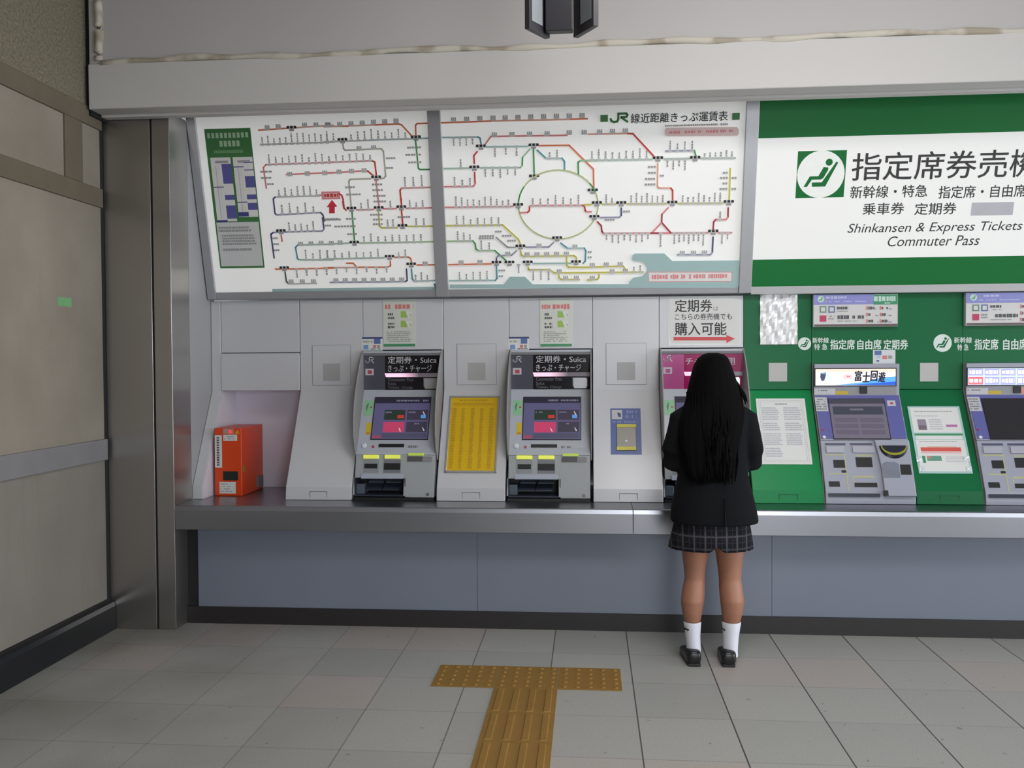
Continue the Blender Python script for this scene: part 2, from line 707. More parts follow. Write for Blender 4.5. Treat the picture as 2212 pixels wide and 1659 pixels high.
b.build('recess_liner', bay)
adopt(bay)

d1 = divider(-1.80, -1.40, 'blank white sloping panel unit between the orange box and the first ticket machine', 'white panel units')
window_plate(-1.60 + 0.0, d1)
foot_tab(-1.60, d1)
d2 = divider(-0.895, -0.49, 'white sloping panel unit carrying the yellow notice board, between two ticket machines', 'white panel units')
window_plate(-0.69, d2)
foot_tab(-0.69, d2)
d3 = divider(0.02, 0.42, 'white sloping panel unit with a blue card reader plate', 'white panel units')
window_plate(0.222, d3, 1.384)
foot_tab(0.222, d3)
g1 = divider(0.92, 1.317, 'bright green sloping panel beside the schoolgirl holding a white notice', 'green sloping panels', lower=grn2)
foot_tab(1.12, g1, grn2, gseam)
g2 = divider(1.822, 2.184, 'green sloping panel between the two lavender machines holding a taped notice', 'green sloping panels', lower=grn)
foot_tab(2.0, g2, grn, gseam)


def header_panel(x0, x1, label):
    b = MB()
    b.box(x0 + 0.001, x1 - 0.001, 5.54, 5.98, 1.6045, 1.916, wht)
    return tag(b.build('header_panel', bevel=0.003), label, 'panel', 'white panels over ticket machines')


header_panel(-1.40, -0.895, 'white panel over the ticket machine nearer the orange box')
header_panel(-0.49, 0.02, 'white panel over the ticket machine beside the blue reader plate')
header_panel(0.42, 0.92, 'white panel over the magenta machine, behind the arrow notice')

# long green fascia over the lavender machines with white lettering
fas = thing('green_fascia', (1.9, 5.56, 1.35), 'long green fascia panel with white lettering over the lavender machines', 'panel')
b = MB()
for x0, x1 in ((0.921, 1.316), (1.318, 2.183), (2.185, 3.4)):
    b.box(x0, x1, 5.54, 5.60, 1.351, 1.916, grn)
b.build('fascia_board', fas, bevel=0.0015)
ltr = mat('white_vinyl', (214, 226, 218), rough=0.5)


def seat_icon(b, S, cx, cy, r, back, ink):
    """reclining traveller in a disc"""
    b.disc(S, cx, cy, r, back)
    u, v = S.uv(cx, cy)
    q = lambda pts: [(u + x * r, v + y * r) for x, y in pts]
    h = b.nh()
    k = [2 * PI * i / 16 for i in range(16)]
    b.poly(S, q([(0.32 + 0.15 * math.cos(t), 0.50 + 0.15 * math.sin(t)) for t in k]), ink)
    b.poly(S, q([(0.30, 0.28), (0.10, 0.30), (-0.10, -0.08), (-0.46, -0.08), (-0.70, -0.52), (-0.55, -0.52), (-0.36, -0.22), (0.02, -0.22), (0.12, -0.16), (0.30, 0.18)]), ink)
    b.poly(S, q([(0.62, 0.52), (0.70, 0.48), (0.22, -0.52), (-0.34, -0.52), (-0.36, -0.34), (0.06, -0.34)]), ink)


b = MB()
b.h = 0.0008
seat_icon(b, W, 1738, 742.5, 0.038, ltr, grn)
b.text(W, '新幹線', 1755, 729, 1790, 741, ltr, 0.015)
b.text(W, '特 急', 1759, 743, 1787, 756, ltr, 0.015)
b.text(W, '指定席', 1793.5, 733.5, 1846, 755, ltr, 0.02)
b.text(W, '自由席', 1852, 733.5, 1903.5, 755, ltr, 0.02)
b.text(W, '定期券', 1908.5, 733.5, 1961, 755, ltr, 0.02)
b.build('lettering', fas)
b = MB()
b.h = 0.0008
seat_icon(b, W, 2036, 741, 0.052, ltr, grn)
b.text(W, '新幹線', 2061, 728, 2099, 741, ltr, 0.015)
b.text(W, '特 急', 2068, 743.5, 2092, 757, ltr, 0.015)
b.text(W, '指定席', 2105, 732, 2156, 755.5, ltr, 0.02)
b.text(W, '自由席', 2167, 732, 2219, 755.5, ltr, 0.02)
b.build('lettering', fas)
for px in (1680, 2006.5):
    b = MB()
    b.sr(W, px - 19.5, 784, px + 20, 824, 0.003, mat('pale_speaker_grille', (186, 184, 182), rough=0.7, var=0.03))
    o = b.build('speaker_grille', fas)
adopt(fas)

# ================================================================== FARE BOARD (route map) AND GREEN TICKET SIGN
alu = mat('satin_aluminium', (176, 176, 180), rough=0.38, metal=0.55, var=0.02)
alu_l = mat('pale_sill_rail', (190, 190, 192), rough=0.45, metal=0.2, var=0.02)
lit = mat('backlit_white', (230, 230, 228), rough=0.35, var=0.01, emit=0.28)
blk = mat('print_black', (32, 30, 32), rough=0.6)
gry = mat('print_grey', (164, 162, 164), rough=0.6)
lgry = mat('print_pale_grey', (200, 200, 201), rough=0.6)
P = lambda n, c: mat('print_' + n, c, rough=0.55, var=0.03)
R_or, R_pk, R_rd, R_gn, R_lg = P('orange', (226, 128, 92)), P('pink', (226, 142, 146)), P('red', (204, 66, 60)), P('green', (70, 158, 92)), P('leaf', (166, 200, 150))
R_tl, R_pt, R_nv, R_lv, R_yl = P('teal', (92, 158, 170)), P('pale_teal', (168, 200, 198)), P('navy', (74, 76, 118)), P('lavender', (158, 158, 184)), P('yellow', (206, 200, 92))
R_dr, R_bg, R_py, R_pg, R_sea = P('crimson', (168, 56, 70)), P('beige', (190, 186, 172)), P('lime', (196, 206, 150)), P('pale_green', (170, 200, 178)), P('sea', (168, 196, 196))
R_gr = P('board_green', (64, 122, 68))
R_po = P('pale_orange', (232, 178, 160))


def bdz(z):
    return 5.50 - (z - 1.94) * 0.27 / 1.03


def bdpost(b, x0, x1, m, out=0.02, z0=1.925, z1=3.06):
    """upright following the lean of the boards"""
    b.grid([[(x, bdz(z) - out + dy, z) for x, dy in ((x0, 0), (x1, 0), (x1, 0.05 + out), (x0, 0.05 + out))] for z in (z0, z1)], m)


def rail(b, x0, x1, z0, z1, m, out=0.02):
    b.grid([[(x, bdz(z) - out, z) for z in (z0, z1)] + [(x, bdz(z) + 0.05, z) for z in (z1, z0)] for x in (x0, x1)], m)


fare = thing('fare_map_board', (-0.72, 5.5, 1.93), 'backlit white railway fare map with coloured lines in a grey frame above the machines', 'sign')
b = MB(); bdpost(b, -2.368, -2.315, alu); b.build('frame_post', fare, bevel=0.002)
b = MB(); bdpost(b, -0.928, -0.852, alu, 0.024); b.build('frame_post', fare, bevel=0.002)
b = MB(); bdpost(b, 0.883, 0.955, alu, 0.024); b.build('frame_post', fare, bevel=0.002)
b = MB(); rail(b, -2.315, -0.928, 1.926, 1.968, alu, 0.012); b.build('bottom_rail', fare, bevel=0.002)
b = MB(); rail(b, -0.852, 0.883, 1.926, 1.968, alu, 0.012); b.build('bottom_rail', fare, bevel=0.002)


def panel_face(x0, x1):
    b = MB()
    b.grid([[(x, bdz(z), z) for z in (1.95, 3.06)] + [(x, bdz(z) + 0.04, z) for z in (3.06, 1.95)] for x in (x0, x1)], lit)
    return b


fl = panel_face(-2.315, -0.928).build('backlit_panel', fare)
fr = panel_face(-0.852, 0.883).build('backlit_panel', fare)

CROP = {1: (430, 260, 7.541), 2: (440, 440, 7.9), 3: (700, 250, 8.296), 4: (700, 430, 7.9), 5: (950, 230, 6.506), 6: (950, 420, 6.506),
        7: (1270, 230, 6.32), 8: (1270, 420, 6.32)}
mp = MB()


def cu(c, x, y):
    o = CROP[c]
    return BD.uv(o[0] + x / o[2], o[1] + y / o[2])


def L(c, m, *pts, w=0.0095):
    mp.line(BD, [cu(c, *p) for p in pts], w, m)


def T(c, x0, y0, x1, y1, n, d=1, ln=0.042):
    """station names set upright along a line: a pale break in the line and a grey dash of print"""
    h = mp.nh()
    h2 = mp.nh()
    for i in range(n):
        k = i / max(1, n - 1)
        u, v = cu(c, x0 + (x1 - x0) * k, y0 + (y1 - y0) * k)
        mp.poly(BD, [(u - 0.011, v - 0.007), (u + 0.011, v - 0.007), (u + 0.011, v + 0.007), (u - 0.011, v + 0.007)], lgry, h)
        l = ln * random.uniform(0.65, 1.35)
        s = v + d * 0.009
        nseg = max(2, int(l / 0.012))
        for j in range(nseg):
            a = s + d * (l * j / nseg)
            e = s + d * (l * (j + 0.82) / nseg)
            ww = random.uniform(0.0036, 0.0055)
            mp.poly(BD, [(u - ww, a), (u + ww, a), (u + ww, e), (u - ww, e)], gry, h2)


def H(c, x0, y0, x1, y1, n):
    """station names set level over a line"""
    for i in range(n):
        k = i / max(1, n - 1)
        u, v = cu(c, x0 + (x1 - x0) * k, y0 + (y1 - y0) * k)
        h = mp.nh()
        mp.poly(BD, [(u - 0.016, v - 0.012), (u + 0.016, v - 0.012), (u + 0.016, v + 0.004), (u - 0.016, v + 0.004)], lgry, h)
        for j in range(3):
            x = u - 0.014 + j * 0.0105
            mp.poly(BD, [(x, v + 0.002), (x + 0.007, v + 0.002), (x + 0.007, v + 0.015), (x, v + 0.015)], gry, mp.h + 0.00003)
    mp.nh()


def I(c, x, y):
    """interchange: three black blobs over grey fare print"""
    u, v = cu(c, x, y)
    h = mp.nh()
    mp.poly(BD, [(u - 0.024, v - 0.008), (u + 0.024, v - 0.008), (u + 0.024, v + 0.010), (u - 0.024, v + 0.010)], lgry, h)
    h = mp.nh()
    for dx in (-0.022, 0, 0.022):
        mp.poly(BD, [(u + dx - 0.008, v - 0.006), (u + dx + 0.008, v - 0.006), (u + dx + 0.007, v + 0.008), (u + dx - 0.007, v + 0.008)], blk, h)
    mp.poly(BD, [(u - 0.013, v - 0.022), (u + 0.013, v - 0.022), (u + 0.015, v - 0.009), (u - 0.015, v - 0.009)], gry, h)


def M(c, *boxes):
    """level scraps of grey print"""
    for x, y, w, n in boxes:
        u, v = cu(c, x, y)
        h = mp.nh()
        uu = u
        for j in range(n):
            ww = w / CROP[c][2] * 0.0027 / n
            mp.poly(BD, [(uu, v - 0.005), (uu + ww * 0.8, v - 0.005), (uu + ww * 0.8, v + 0.006), (uu, v + 0.006)], gry, h)
            uu += ww


# sea along the foot of the map
mp.pq(BD, [(588, 624), (944, 619), (944.5, 627), (588, 631)], R_sea)
mp.pq(BD, [(936, 613), (944, 612), (944.5, 622), (940, 622)], R_tl)
# --- lines on the first panel
L(1, R_or, (970, 160), (1420, 130)); L(1, R_po, (1420, 130), (2187, 80)); L(3, R_po, (0, 200), (900, 165)); L(3, R_or, (300, 190), (430, 188)); L(3, R_or, (900, 165), (1340, 148), (1390, 165), (1570, 360))
H(1, 1110, 120, 1290, 105, 2); H(1, 1720, 80, 2090, 75, 3); H(3, 80, 170, 1290, 95, 7); I(1, 1505, 115)
L(1, lgry, (1000, 395), (2187, 355)); L(3, lgry, (0, 470), (800, 440)); L(3, R_pt, (800, 440), (1900, 402))
T(1, 1035, 395, 2090, 360, 12); T(3, 60, 465, 175, 460, 2); T(3, 490, 445, 1460, 412, 9); I(3, 330, 425); I(3, 1645, 380)
L(3, R_or, (1645, 350), (1640, 170), (1670, 140), (1890, 135))
L(3, R_gn, (1640, 440), (1690, 940), (1720, 965), (1940, 962)); M(3, (1490, 575, 260, 6), (1460, 705, 290, 6), (1510, 840, 250, 5))
L(3, R_bg, (335, 480), (350, 590), (380, 618), (1030, 592), (1065, 640), (1105, 1080), (1075, 1118), (1000, 1130)); H(3, 630, 590, 890, 575, 2); M(3, (1110, 765, 180, 4), (1110, 940, 140, 3))
L(1, R_pk, (1098, 1105), (1050, 770), (1090, 722), (2187, 680)); L(3, R_pk, (0, 840), (860, 806)); L(3, R_rd, (860, 806), (910, 830), (938, 1060))
T(1, 1150, 722, 2120, 690, 10); T(3, 100, 835, 830, 808, 7); M(1, (1000, 840, 210, 3), (1010, 940, 190, 3), (1110, 1040, 120, 3))
L(1, R_pk, (1420, 882), (2187, 850)); L(3, R_pk, (0, 1032), (750, 985)); L(3, R_rd, (750, 985), (790, 995), (890, 1080)); H(1, 1480, 880, 2050, 860, 3); H(3, 270, 1010, 720, 985, 3)
I(3, 935, 1098); L(3, R_pk, (932, 1150), (985, 1610)); M(3, (860, 1235, 200, 4), (870, 1335, 200, 4), (880, 1440, 240, 5), (890, 1540, 240, 5))
L(3, R_bg, (840, 1128), (470, 1140), (447, 1175), (490, 1640)); M(3, (380, 1285, 190, 4), (400, 1415, 280, 5))
L(1, R_pk, (1930, 1218), (2010, 1218)); L(1, lgry, (1960, 1232), (1240, 1250)); L(1, R_nv, (1240, 1250), (1212, 1280), (1240, 1515), (1270, 1540)); L(1, R_lv, (1270, 1540), (1985, 1502)); L(1, R_nv, (1985, 1502), (2020, 1540), (2045, 1640))
L(2, R_nv, (2030, 240), (2055, 430)); L(2, R_lv, (2055, 430), (2030, 465), (1190, 490)); L(2, R_nv, (1190, 490), (1150, 520), (1205, 925))
T(1, 1310, 1235, 1920, 1222, 7); T(1, 1360, 1522, 1870, 1500, 5); T(2, 1470, 478, 1880, 460, 5); I(2, 1320, 460); L(2, R_or, (1325, 540), (1342, 640))
M(2, (2070, 275, 300, 5), (2070, 375, 120, 3), (1180, 590, 100, 3), (1190, 690, 110, 3), (1200, 795, 110, 3))
# you-are-here box and arrow
mp.pr(BD, 695, 413.5, 735, 430.5, R_pk); mp.pr(BD, 699, 417, 731, 427, mat('print_pale_pink', (236, 190, 192), rough=0.6)); mp.rows(BD, 700, 417, 731, 427, 1, R_rd, 0.8, 0, 5)
mp.pq(BD, [(717.5, 431.5), (729, 446), (723.5, 447), (723.5, 460.5), (711.5, 460.5), (711.5, 447.5), (706, 447.5)], mat('print_arrow_red', (214, 52, 70), rough=0.5))
L(3, R_rd, (270, 1395), (320, 1425), (345, 1500), (362, 1650)); L(4, R_rd, (322, 40), (340, 150), (380, 190))
L(4, R_pk, (560, 185), (850, 178)); L(4, R_pk, (1010, 165), (1235, 162)); L(4, R_pk, (1400, 158), (1885, 148)); I(4, 470, 155); I(4, 935, 145); I(4, 1320, 130)
T(4, 640, 182, 760, 180, 2); T(4, 1140, 165, 1140, 165, 1); T(4, 1470, 155, 1690, 152, 3)
L(4, R_gn, (480, 220), (522, 700)); I(4, 520, 735); M(4, (0, 345, 270, 5), (380, 340, 180, 4), (180, 470, 390, 7), (400, 600, 180, 4))
L(4, R_yl, (932, 220), (950, 455), (985, 490), (1250, 488)); L(4, R_yl, (1430, 465), (1890, 462)); I(4, 1340, 450); T(4, 1095, 488, 1185, 486, 2); T(4, 1580, 465, 1710, 463, 2); M(4, (790, 270, 230, 5), (840, 350, 180, 4), (840, 430, 180, 4))
L(4, R_rd, (1320, 0), (1325, 100)); L(4, R_rd, (1325, 200), (1345, 420)); M(4, (1260, 310, 230, 5))
L(3, R_rd, (1392, 1610), (1365, 1340), (1390, 1298)); L(3, R_pk, (1390, 1298), (1950, 1280)); T(3, 1460, 1292, 1760, 1285, 3, ln=0.05)
L(4, R_lg, (610, 750), (1900, 725)); T(4, 690, 748, 1660, 732, 9)
L(2, R_pg, (2212, 688), (1610, 705)); L(2, R_tl, (1610, 705), (1572, 745), (1605, 935), (1640, 955)); L(2, R_pg, (1640, 955), (2212, 958)); L(4, R_pg, (0, 770), (430, 750)); L(4, R_pg, (0, 1022), (1030, 1000))
H(2, 1660, 690, 2010, 675, 3); H(4, 130, 755, 280, 745, 2); T(2, 1755, 958, 2120, 955, 4); T(4, 70, 1018, 930, 1003, 8); I(4, 1120, 975)
L(4, R_or, (1210, 992), (1440, 988), (1480, 1010), (1500, 1090)); T(4, 1280, 990, 1395, 988, 2, ln=0.034); I(4, 1490, 1105); L(4, R_or, (1590, 1122), (1930, 1118)); H(4, 1730, 1105, 1730, 1105, 1)
L(2, R_or, (1230, 1115), (2212, 1098)); L(4, R_po, (0, 1168), (600, 1165)); L(4, R_or, (80, 1170), (190, 1168)); L(4, R_or, (390, 1092), (500, 1092), (565, 1160), (1090, 1160), (1140, 1135), (1135, 1060)); I(2, 1380, 1090)
L(2, P('dark_green', (74, 96, 74)), (1395, 1165), (1415, 1320), (1455, 1365)); L(2, lgry, (1455, 1365), (1930, 1358)); H(2, 1500, 1330, 1880, 1325, 3)
T(2, 1590, 1120, 2100, 1112, 4, -1, 0.034); T(4, 215, 1172, 1070, 1160, 6, -1, 0.03)
L(4, R_lv, (110, 1420), (1390, 1405)); L(4, R_nv, (1390, 1405), (1422, 1385), (1410, 1190)); H(4, 210, 1390, 1330, 1375, 8)
L(4, R_tl, (1495, 1190), (1510, 1360), (1545, 1400)); L(4, R_pt, (1545, 1400), (1950, 1385)); T(4, 1570, 1400, 1770, 1395, 3, ln=0.036)
# --- lines on the second panel
L(5, R_or, (20, 230), (730, 205)); L(5, R_po, (730, 205), (1840, 180)); L(5, R_or, (1840, 180), (2075, 172)); H(5, 195, 190, 750, 165, 4); H(5, 920, 160, 2000, 130, 7)
L(5, R_pt, (40, 436), (535, 428)); L(5, R_tl, (535, 428), (568, 445), (582, 530)); I(5, 580, 555); T(5, 195, 440, 460, 432, 4, -1)
L(5, R_pk, (640, 530), (720, 422), (1790, 405)); L(7, R_po, (0, 380), (540, 368)); L(7, R_rd, (540, 368), (615, 372), (905, 685)); H(5, 770, 400, 1510, 385, 4); H(5, 1820, 370, 2030, 365, 2); H(7, 160, 350, 510, 335, 3)
I(7, 955, 700); L(5, R_pt, (650, 568), (1240, 560)); T(5, 775, 568, 1080, 562, 3, -1); I(5, 1320, 540)
L(5, R_or, (1400, 550), (1820, 546), (2160, 880), (2165, 1165)); I(5, 2150, 1172); L(5, R_gn, (1318, 600), (1328, 965)); I(5, 1328, 975)
L(5, R_pg, (1265, 600), (1165, 715)); L(5, R_gn, (1165, 715), (1160, 835)); L(5, R_pg, (1160, 835), (1130, 858), (570, 862)); L(5, R_pg, (60, 872), (420, 866)); I(5, 488, 850)
T(5, 640, 860, 1060, 856, 5, -1); T(5, 300, 868, 300, 868, 1)
L(5, R_tl, (1370, 612), (1495, 728)); L(5, R_pt, (1495, 728), (1720, 728)); L(5, R_tl, (1720, 728), (1752, 770), (1755, 890)); T(5, 1545, 728, 1650, 728, 2)
L(5, R_rd, (530, 632), (482, 690), (488, 800)); L(5, R_rd, (492, 925), (500, 1085)); L(5, R_pk, (500, 1085), (478, 1120), (60, 1126)); T(5, 215, 1125, 430, 1122, 3)
cir = [(1206 + 86 * math.cos(2 * PI * i / 48), 441.5 - 74.5 * math.sin(2 * PI * i / 48)) for i in range(49)]
mp.line(BD, [BD.uv(*p) for p in cir], 0.0080, R_py)
mp.line(BD, [BD.uv(*p) for p in cir[3:6]], 0.0088, R_gn); mp.line(BD, [BD.uv(*p) for p in cir[20:26]], 0.0088, R_gn)
L(5, R_gn, (1950, 950), (1945, 785), (1975, 760)); L(5, R_lg, (1975, 760), (2212, 752)); L(7, R_pg, (0, 738), (870, 722)); L(7, R_pg, (1040, 715), (1390, 710)); L(7, R_pg, (1540, 708), (2010, 702)); I(7, 1462, 695)
L(7, R_gn, (1450, 598), (1470, 668)); L(7, R_lv, (1060, 610), (1440, 600)); T(7, 1120, 605, 1420, 600, 4); T(7, 55, 728, 800, 718, 9); T(7, 1085, 718, 1325, 714, 4, -1); T(7, 1590, 706, 1960, 702, 6, ln=0.03)
L(7, R_po, (952, 775), (947, 1085), (965, 1112), (1130, 1112)); L(7, R_rd, (1130, 1112), (1155, 1145), (1155, 1290)); M(7, (820, 825, 110, 3), (820, 905, 110, 3), (780, 990, 140, 4), (775, 1065, 150, 4), (980, 945, 60, 2))
I(8, 1150, 105); L(7, R_yl, (1940, 845), (1925, 1285)); I(8, 1920, 95); M(7, (1840, 905, 70, 2), (1800, 975, 110, 3), (1835, 1050, 70, 2), (1795, 1125, 110, 3), (1960, 975, 70, 2), (1955, 1125, 70, 2))
L(8, R_yl, (200, 132), (380, 130)); L(8, R_yl, (535, 128), (1070, 124)); L(8, R_yl, (1230, 122), (1840, 116)); I(8, 122, 110); I(8, 455, 110); T(8, 250, 128, 328, 128, 2); T(8, 590, 126, 1020, 124, 7); T(8, 1290, 121, 1800, 117, 8)
L(8, R_lv, (165, 312), (425, 310), (455, 285)); L(8, R_nv, (455, 285), (455, 185)); I(8, 88, 297); M(8, (480, 232, 100, 3), (230, 345, 140, 4))
L(8, R_dr, (130, 370), (182, 425), (190, 500), (215, 528)); L(8, R_pk, (215, 528), (1635, 520)); L(8, R_pk, (1780, 518), (1960, 518)); I(8, 1708, 497)
T(8, 255, 530, 820, 525, 8, -1); T(8, 992, 524, 992, 524, 1, -1, 0.055); T(8, 1180, 524, 1575, 522, 7, -1, 0.05); T(8, 1830, 520, 1905, 520, 2, -1)
L(8, R_pk, (1095, 178), (1008, 268)); L(8, R_dr, (1008, 268), (1005, 380), (1130, 522)); L(8, R_pk, (1000, 385), (870, 522)); L(8, R_dr, (860, 524), (960, 524))
L(8, R_dr, (1912, 180), (1908, 310)); L(8, R_pk, (1908, 310), (1880, 340), (1745, 340)); L(8, R_dr, (1745, 340), (1714, 370), (1706, 480)); T(8, 1800, 340, 1800, 340, 1)
L(8, R_nv, (1705, 580), (1695, 790)); L(8, R_lv, (1695, 790), (1665, 820), (1220, 820)); H(8, 1285, 800, 1590, 795, 3)
L(6, R_pk, (80, 180), (1030, 165)); I(6, 1103, 140); L(6, R_pk, (1130, 255), (1235, 250)); L(6, R_rd, (1235, 250), (1262, 225), (1262, 170)); L(6, R_pk, (1262, 165), (1290, 155), (2010, 150)); L(6, R_rd, (2010, 150), (2035, 170), (2045, 225), (2065, 240)); L(6, R_pk, (2065, 240), (2130, 240))
L(6, R_yl, (2030, 140), (2130, 140)); T(6, 235, 178, 970, 168, 10); T(6, 1310, 155, 1950, 152, 7)
L(6, R_yl, (90, 436), (885, 426), (1105, 625), (1138, 700)); I(6, 1135, 720); T(6, 245, 434, 830, 428, 7); M(6, (780, 520, 100, 3), (880, 580, 140, 4), (950, 648, 130, 4))
L(6, R_lg, (110, 655), (470, 650)); L(6, R_gn, (470, 650), (500, 690), (512, 760), (545, 788)); L(6, R_lg, (545, 788), (775, 785)); L(6, R_gn, (775, 785), (940, 930)); T(6, 260, 653, 430, 650, 3); T(6, 590, 786, 700, 786, 2)
L(6, gry, (795, 600), (955, 738), (1060, 742)); M(6, (560, 585, 220, 6), (555, 615, 220, 6)); L(6, R_lv, (1210, 738), (1530, 736), (1600, 672)); I(6, 1650, 605); H(6, 1395, 722, 1395, 722, 1)
L(6, R_tl, (1700, 680), (1800, 755)); L(6, R_pt, (1800, 755), (2030, 750)); L(6, R_tl, (2030, 750), (2052, 785), (2045, 935), (2015, 962)); H(6, 1900, 735, 1900, 735, 1); L(6, R_pt, (1310, 966), (1840, 962))
I(6, 800, 950); I(6, 982, 948); I(6, 1238, 945); I(6, 1915, 940); M(6, (2080, 805, 60, 2), (2080, 880, 60, 2))
L(6, R_yl, (1135, 785), (1148, 845), (1180, 868), (1885, 856), (1918, 880), (1922, 915)); H(6, 1230, 845, 1780, 835, 5)
L(6, R_yl, (1782, 870), (1785, 985), (1810, 1018), (2140, 1018)); L(8, R_yl, (0, 988), (480, 974), (530, 1045)); H(8, 60, 965, 440, 950, 3)
L(6, R_yl, (1240, 1010), (1258, 1055), (1545, 1052), (1610, 1098), (2200, 1092)); L(8, R_yl, (0, 1062), (755, 1055)); T(6, 1315, 1056, 1530, 1054, 3, -1); H(8, 330, 1050, 510, 1045, 2); T(8, 625, 1055, 712, 1052, 2, ln=0.025); H(6, 1680, 1080, 1680, 1080, 1)
L(6, R_yl, (1672, 1115), (1680, 1165), (1710, 1192), (1965, 1192)); H(6, 1770, 1175, 1920, 1172, 2); L(6, R_yl, (2075, 1195), (2190, 1190)); L(8, R_yl, (0, 1165), (125, 1155), (150, 1130), (152, 1085)); H(8, 60, 1140, 60, 1140, 1)
L(6, R_or, (130, 982), (725, 972)); H(6, 305, 955, 570, 950, 2); L(6, R_pt, (140, 1208), (785, 1202)); L(6, R_tl, (785, 1202), (806, 1175), (800, 1000)); T(6, 285, 1205, 670, 1202, 5); M(6, (830, 1065, 100, 3), (830, 1145, 70, 2))
L(6, R_nv, (800, 930), (800, 880)); L(6, R_lv, (800, 880), (830, 856), (1010, 850), (1082, 785)); H(6, 960, 835, 960, 835, 1); T(6, 1110, 985, 1110, 985, 1, -1)
# sea, notes, title
mp.pq(BD, [(972, 613.5), (1290, 613), (1355, 613), (1593, 615), (1593, 621), (973, 622)], R_sea)
q6 = lambda *p: [cu(6, *i) for i in p]
mp.poly(BD, q6((900, 1260), (990, 1150), (1200, 1150), (1310, 1260)), R_sea)
q8 = lambda *p: [cu(8, *i) for i in p]
mp.face([BD.p(u, v, mp.nh()) for u, v in reversed(q8((1040, 800), (1150, 905), (2062, 895), (2055, 1240), (560, 1240), (560, 1190), (620, 1130), (740, 1110), (800, 1040), (810, 990), (770, 925), (700, 905), (630, 905), (600, 875), (605, 830), (640, 803)))], R_sea)
mp.poly(BD, q8((815, 1050), (1965, 1050), (1965, 1185), (825, 1192)), R_pk)
mp.poly(BD, q8((825, 1060), (1955, 1060), (1955, 1175), (832, 1182)), mat('print_white', (232, 230, 228), rough=0.5))
mp.rows(BD, 1270 + 870 / 6.32, 420 + 1070 / 6.32, 1270 + 1900 / 6.32, 420 + 1160 / 6.32, 1, R_pk, 0.75, 0, 4.5)
q7 = lambda *p: [cu(7, *i) for i in p]
mp.poly(BD, q7((1065, 290), (2030, 280), (2055, 310), (2055, 375), (2035, 400), (1075, 405), (1048, 380), (1048, 315)), mat('print_blush', (232, 205, 202), rough=0.6))
mp.rows(BD, 1270 + 1100 / 6.32, 230 + 315 / 6.32, 1270 + 1990 / 6.32, 230 + 372 / 6.32, 1, R_pk, 0.7, 0.02, 4.5)
mp.rows(BD, 1270 + 1050 / 6.32, 230 + 235 / 6.32, 1270 + 1910 / 6.32, 230 + 270 / 6.32, 1, gry, 0.8, 0, 3.6)
mp.build('route_map', fare, merge=False)
tt = MB()
tt.h = mp.h + 0.0002
tt.text(BD, '線近距離きっぷ運賃表', 1270 + 585 / 6.32, 230 + 80 / 6.32, 1270 + 1905 / 6.32, 230 + 212 / 6.32, blk, 0.012)
for x0, y0 in ((170, 115), (1965, 88)):
    tt.pr(BD, 1270 + x0 / 6.32, 230 + y0 / 6.32, 1270 + (x0 + 102) / 6.32, 230 + (y0 + 95) / 6.32, R_gr)


def jr(b, S, x0, y0, x1, y1, w, m):
    """joined JR letters"""
    u0, v0, u1, v1 = S.box(x0, y0, x1, y1)
    q = lambda pts: [(u0 + (u1 - u0) * x, v0 + (v1 - v0) * y) for x, y in pts]
    h = b.nh()
    b.line(S, q([(0.46, 0.95), (0.46, 0.35), (0.40, 0.12), (0.22, 0.06), (0.08, 0.18), (0.04, 0.40)]), w, m, h)
    b.line(S, q([(0.46, 0.93), (0.90, 0.93), (0.96, 0.78), (0.90, 0.56), (0.62, 0.54), (0.96, 0.06)]), w, m, h)


jr(tt, BD, 1270 + 300 / 6.32, 230 + 90 / 6.32, 1270 + 548 / 6.32, 230 + 218 / 6.32, 0.0125, R_gr)
tt.build('title', fare, merge=False)

# fare table in green at the column end
tb = MB()
tb.h = 0.0004
Q = [BD.uv(*p) for p in ((437, 280), (537.5, 275), (574.5, 577), (480, 581))]
# keep it a true rectangle on the board
tu0, tu1 = (Q[0][0] + Q[3][0]) / 2, (Q[1][0] + Q[2][0]) / 2
tv1, tv0 = (Q[0][1] + Q[1][1]) / 2, (Q[2][1] + Q[3][1]) / 2


def tq(s0, t0, s1, t1, m):
    f = lambda s, t: (tu0 + (tu1 - tu0) * s, tv1 + (tv0 - tv1) * t)
    tb.poly(BD, [f(s0, t0), f(s1, t0), f(s1, t1), f(s0, t1)], m)


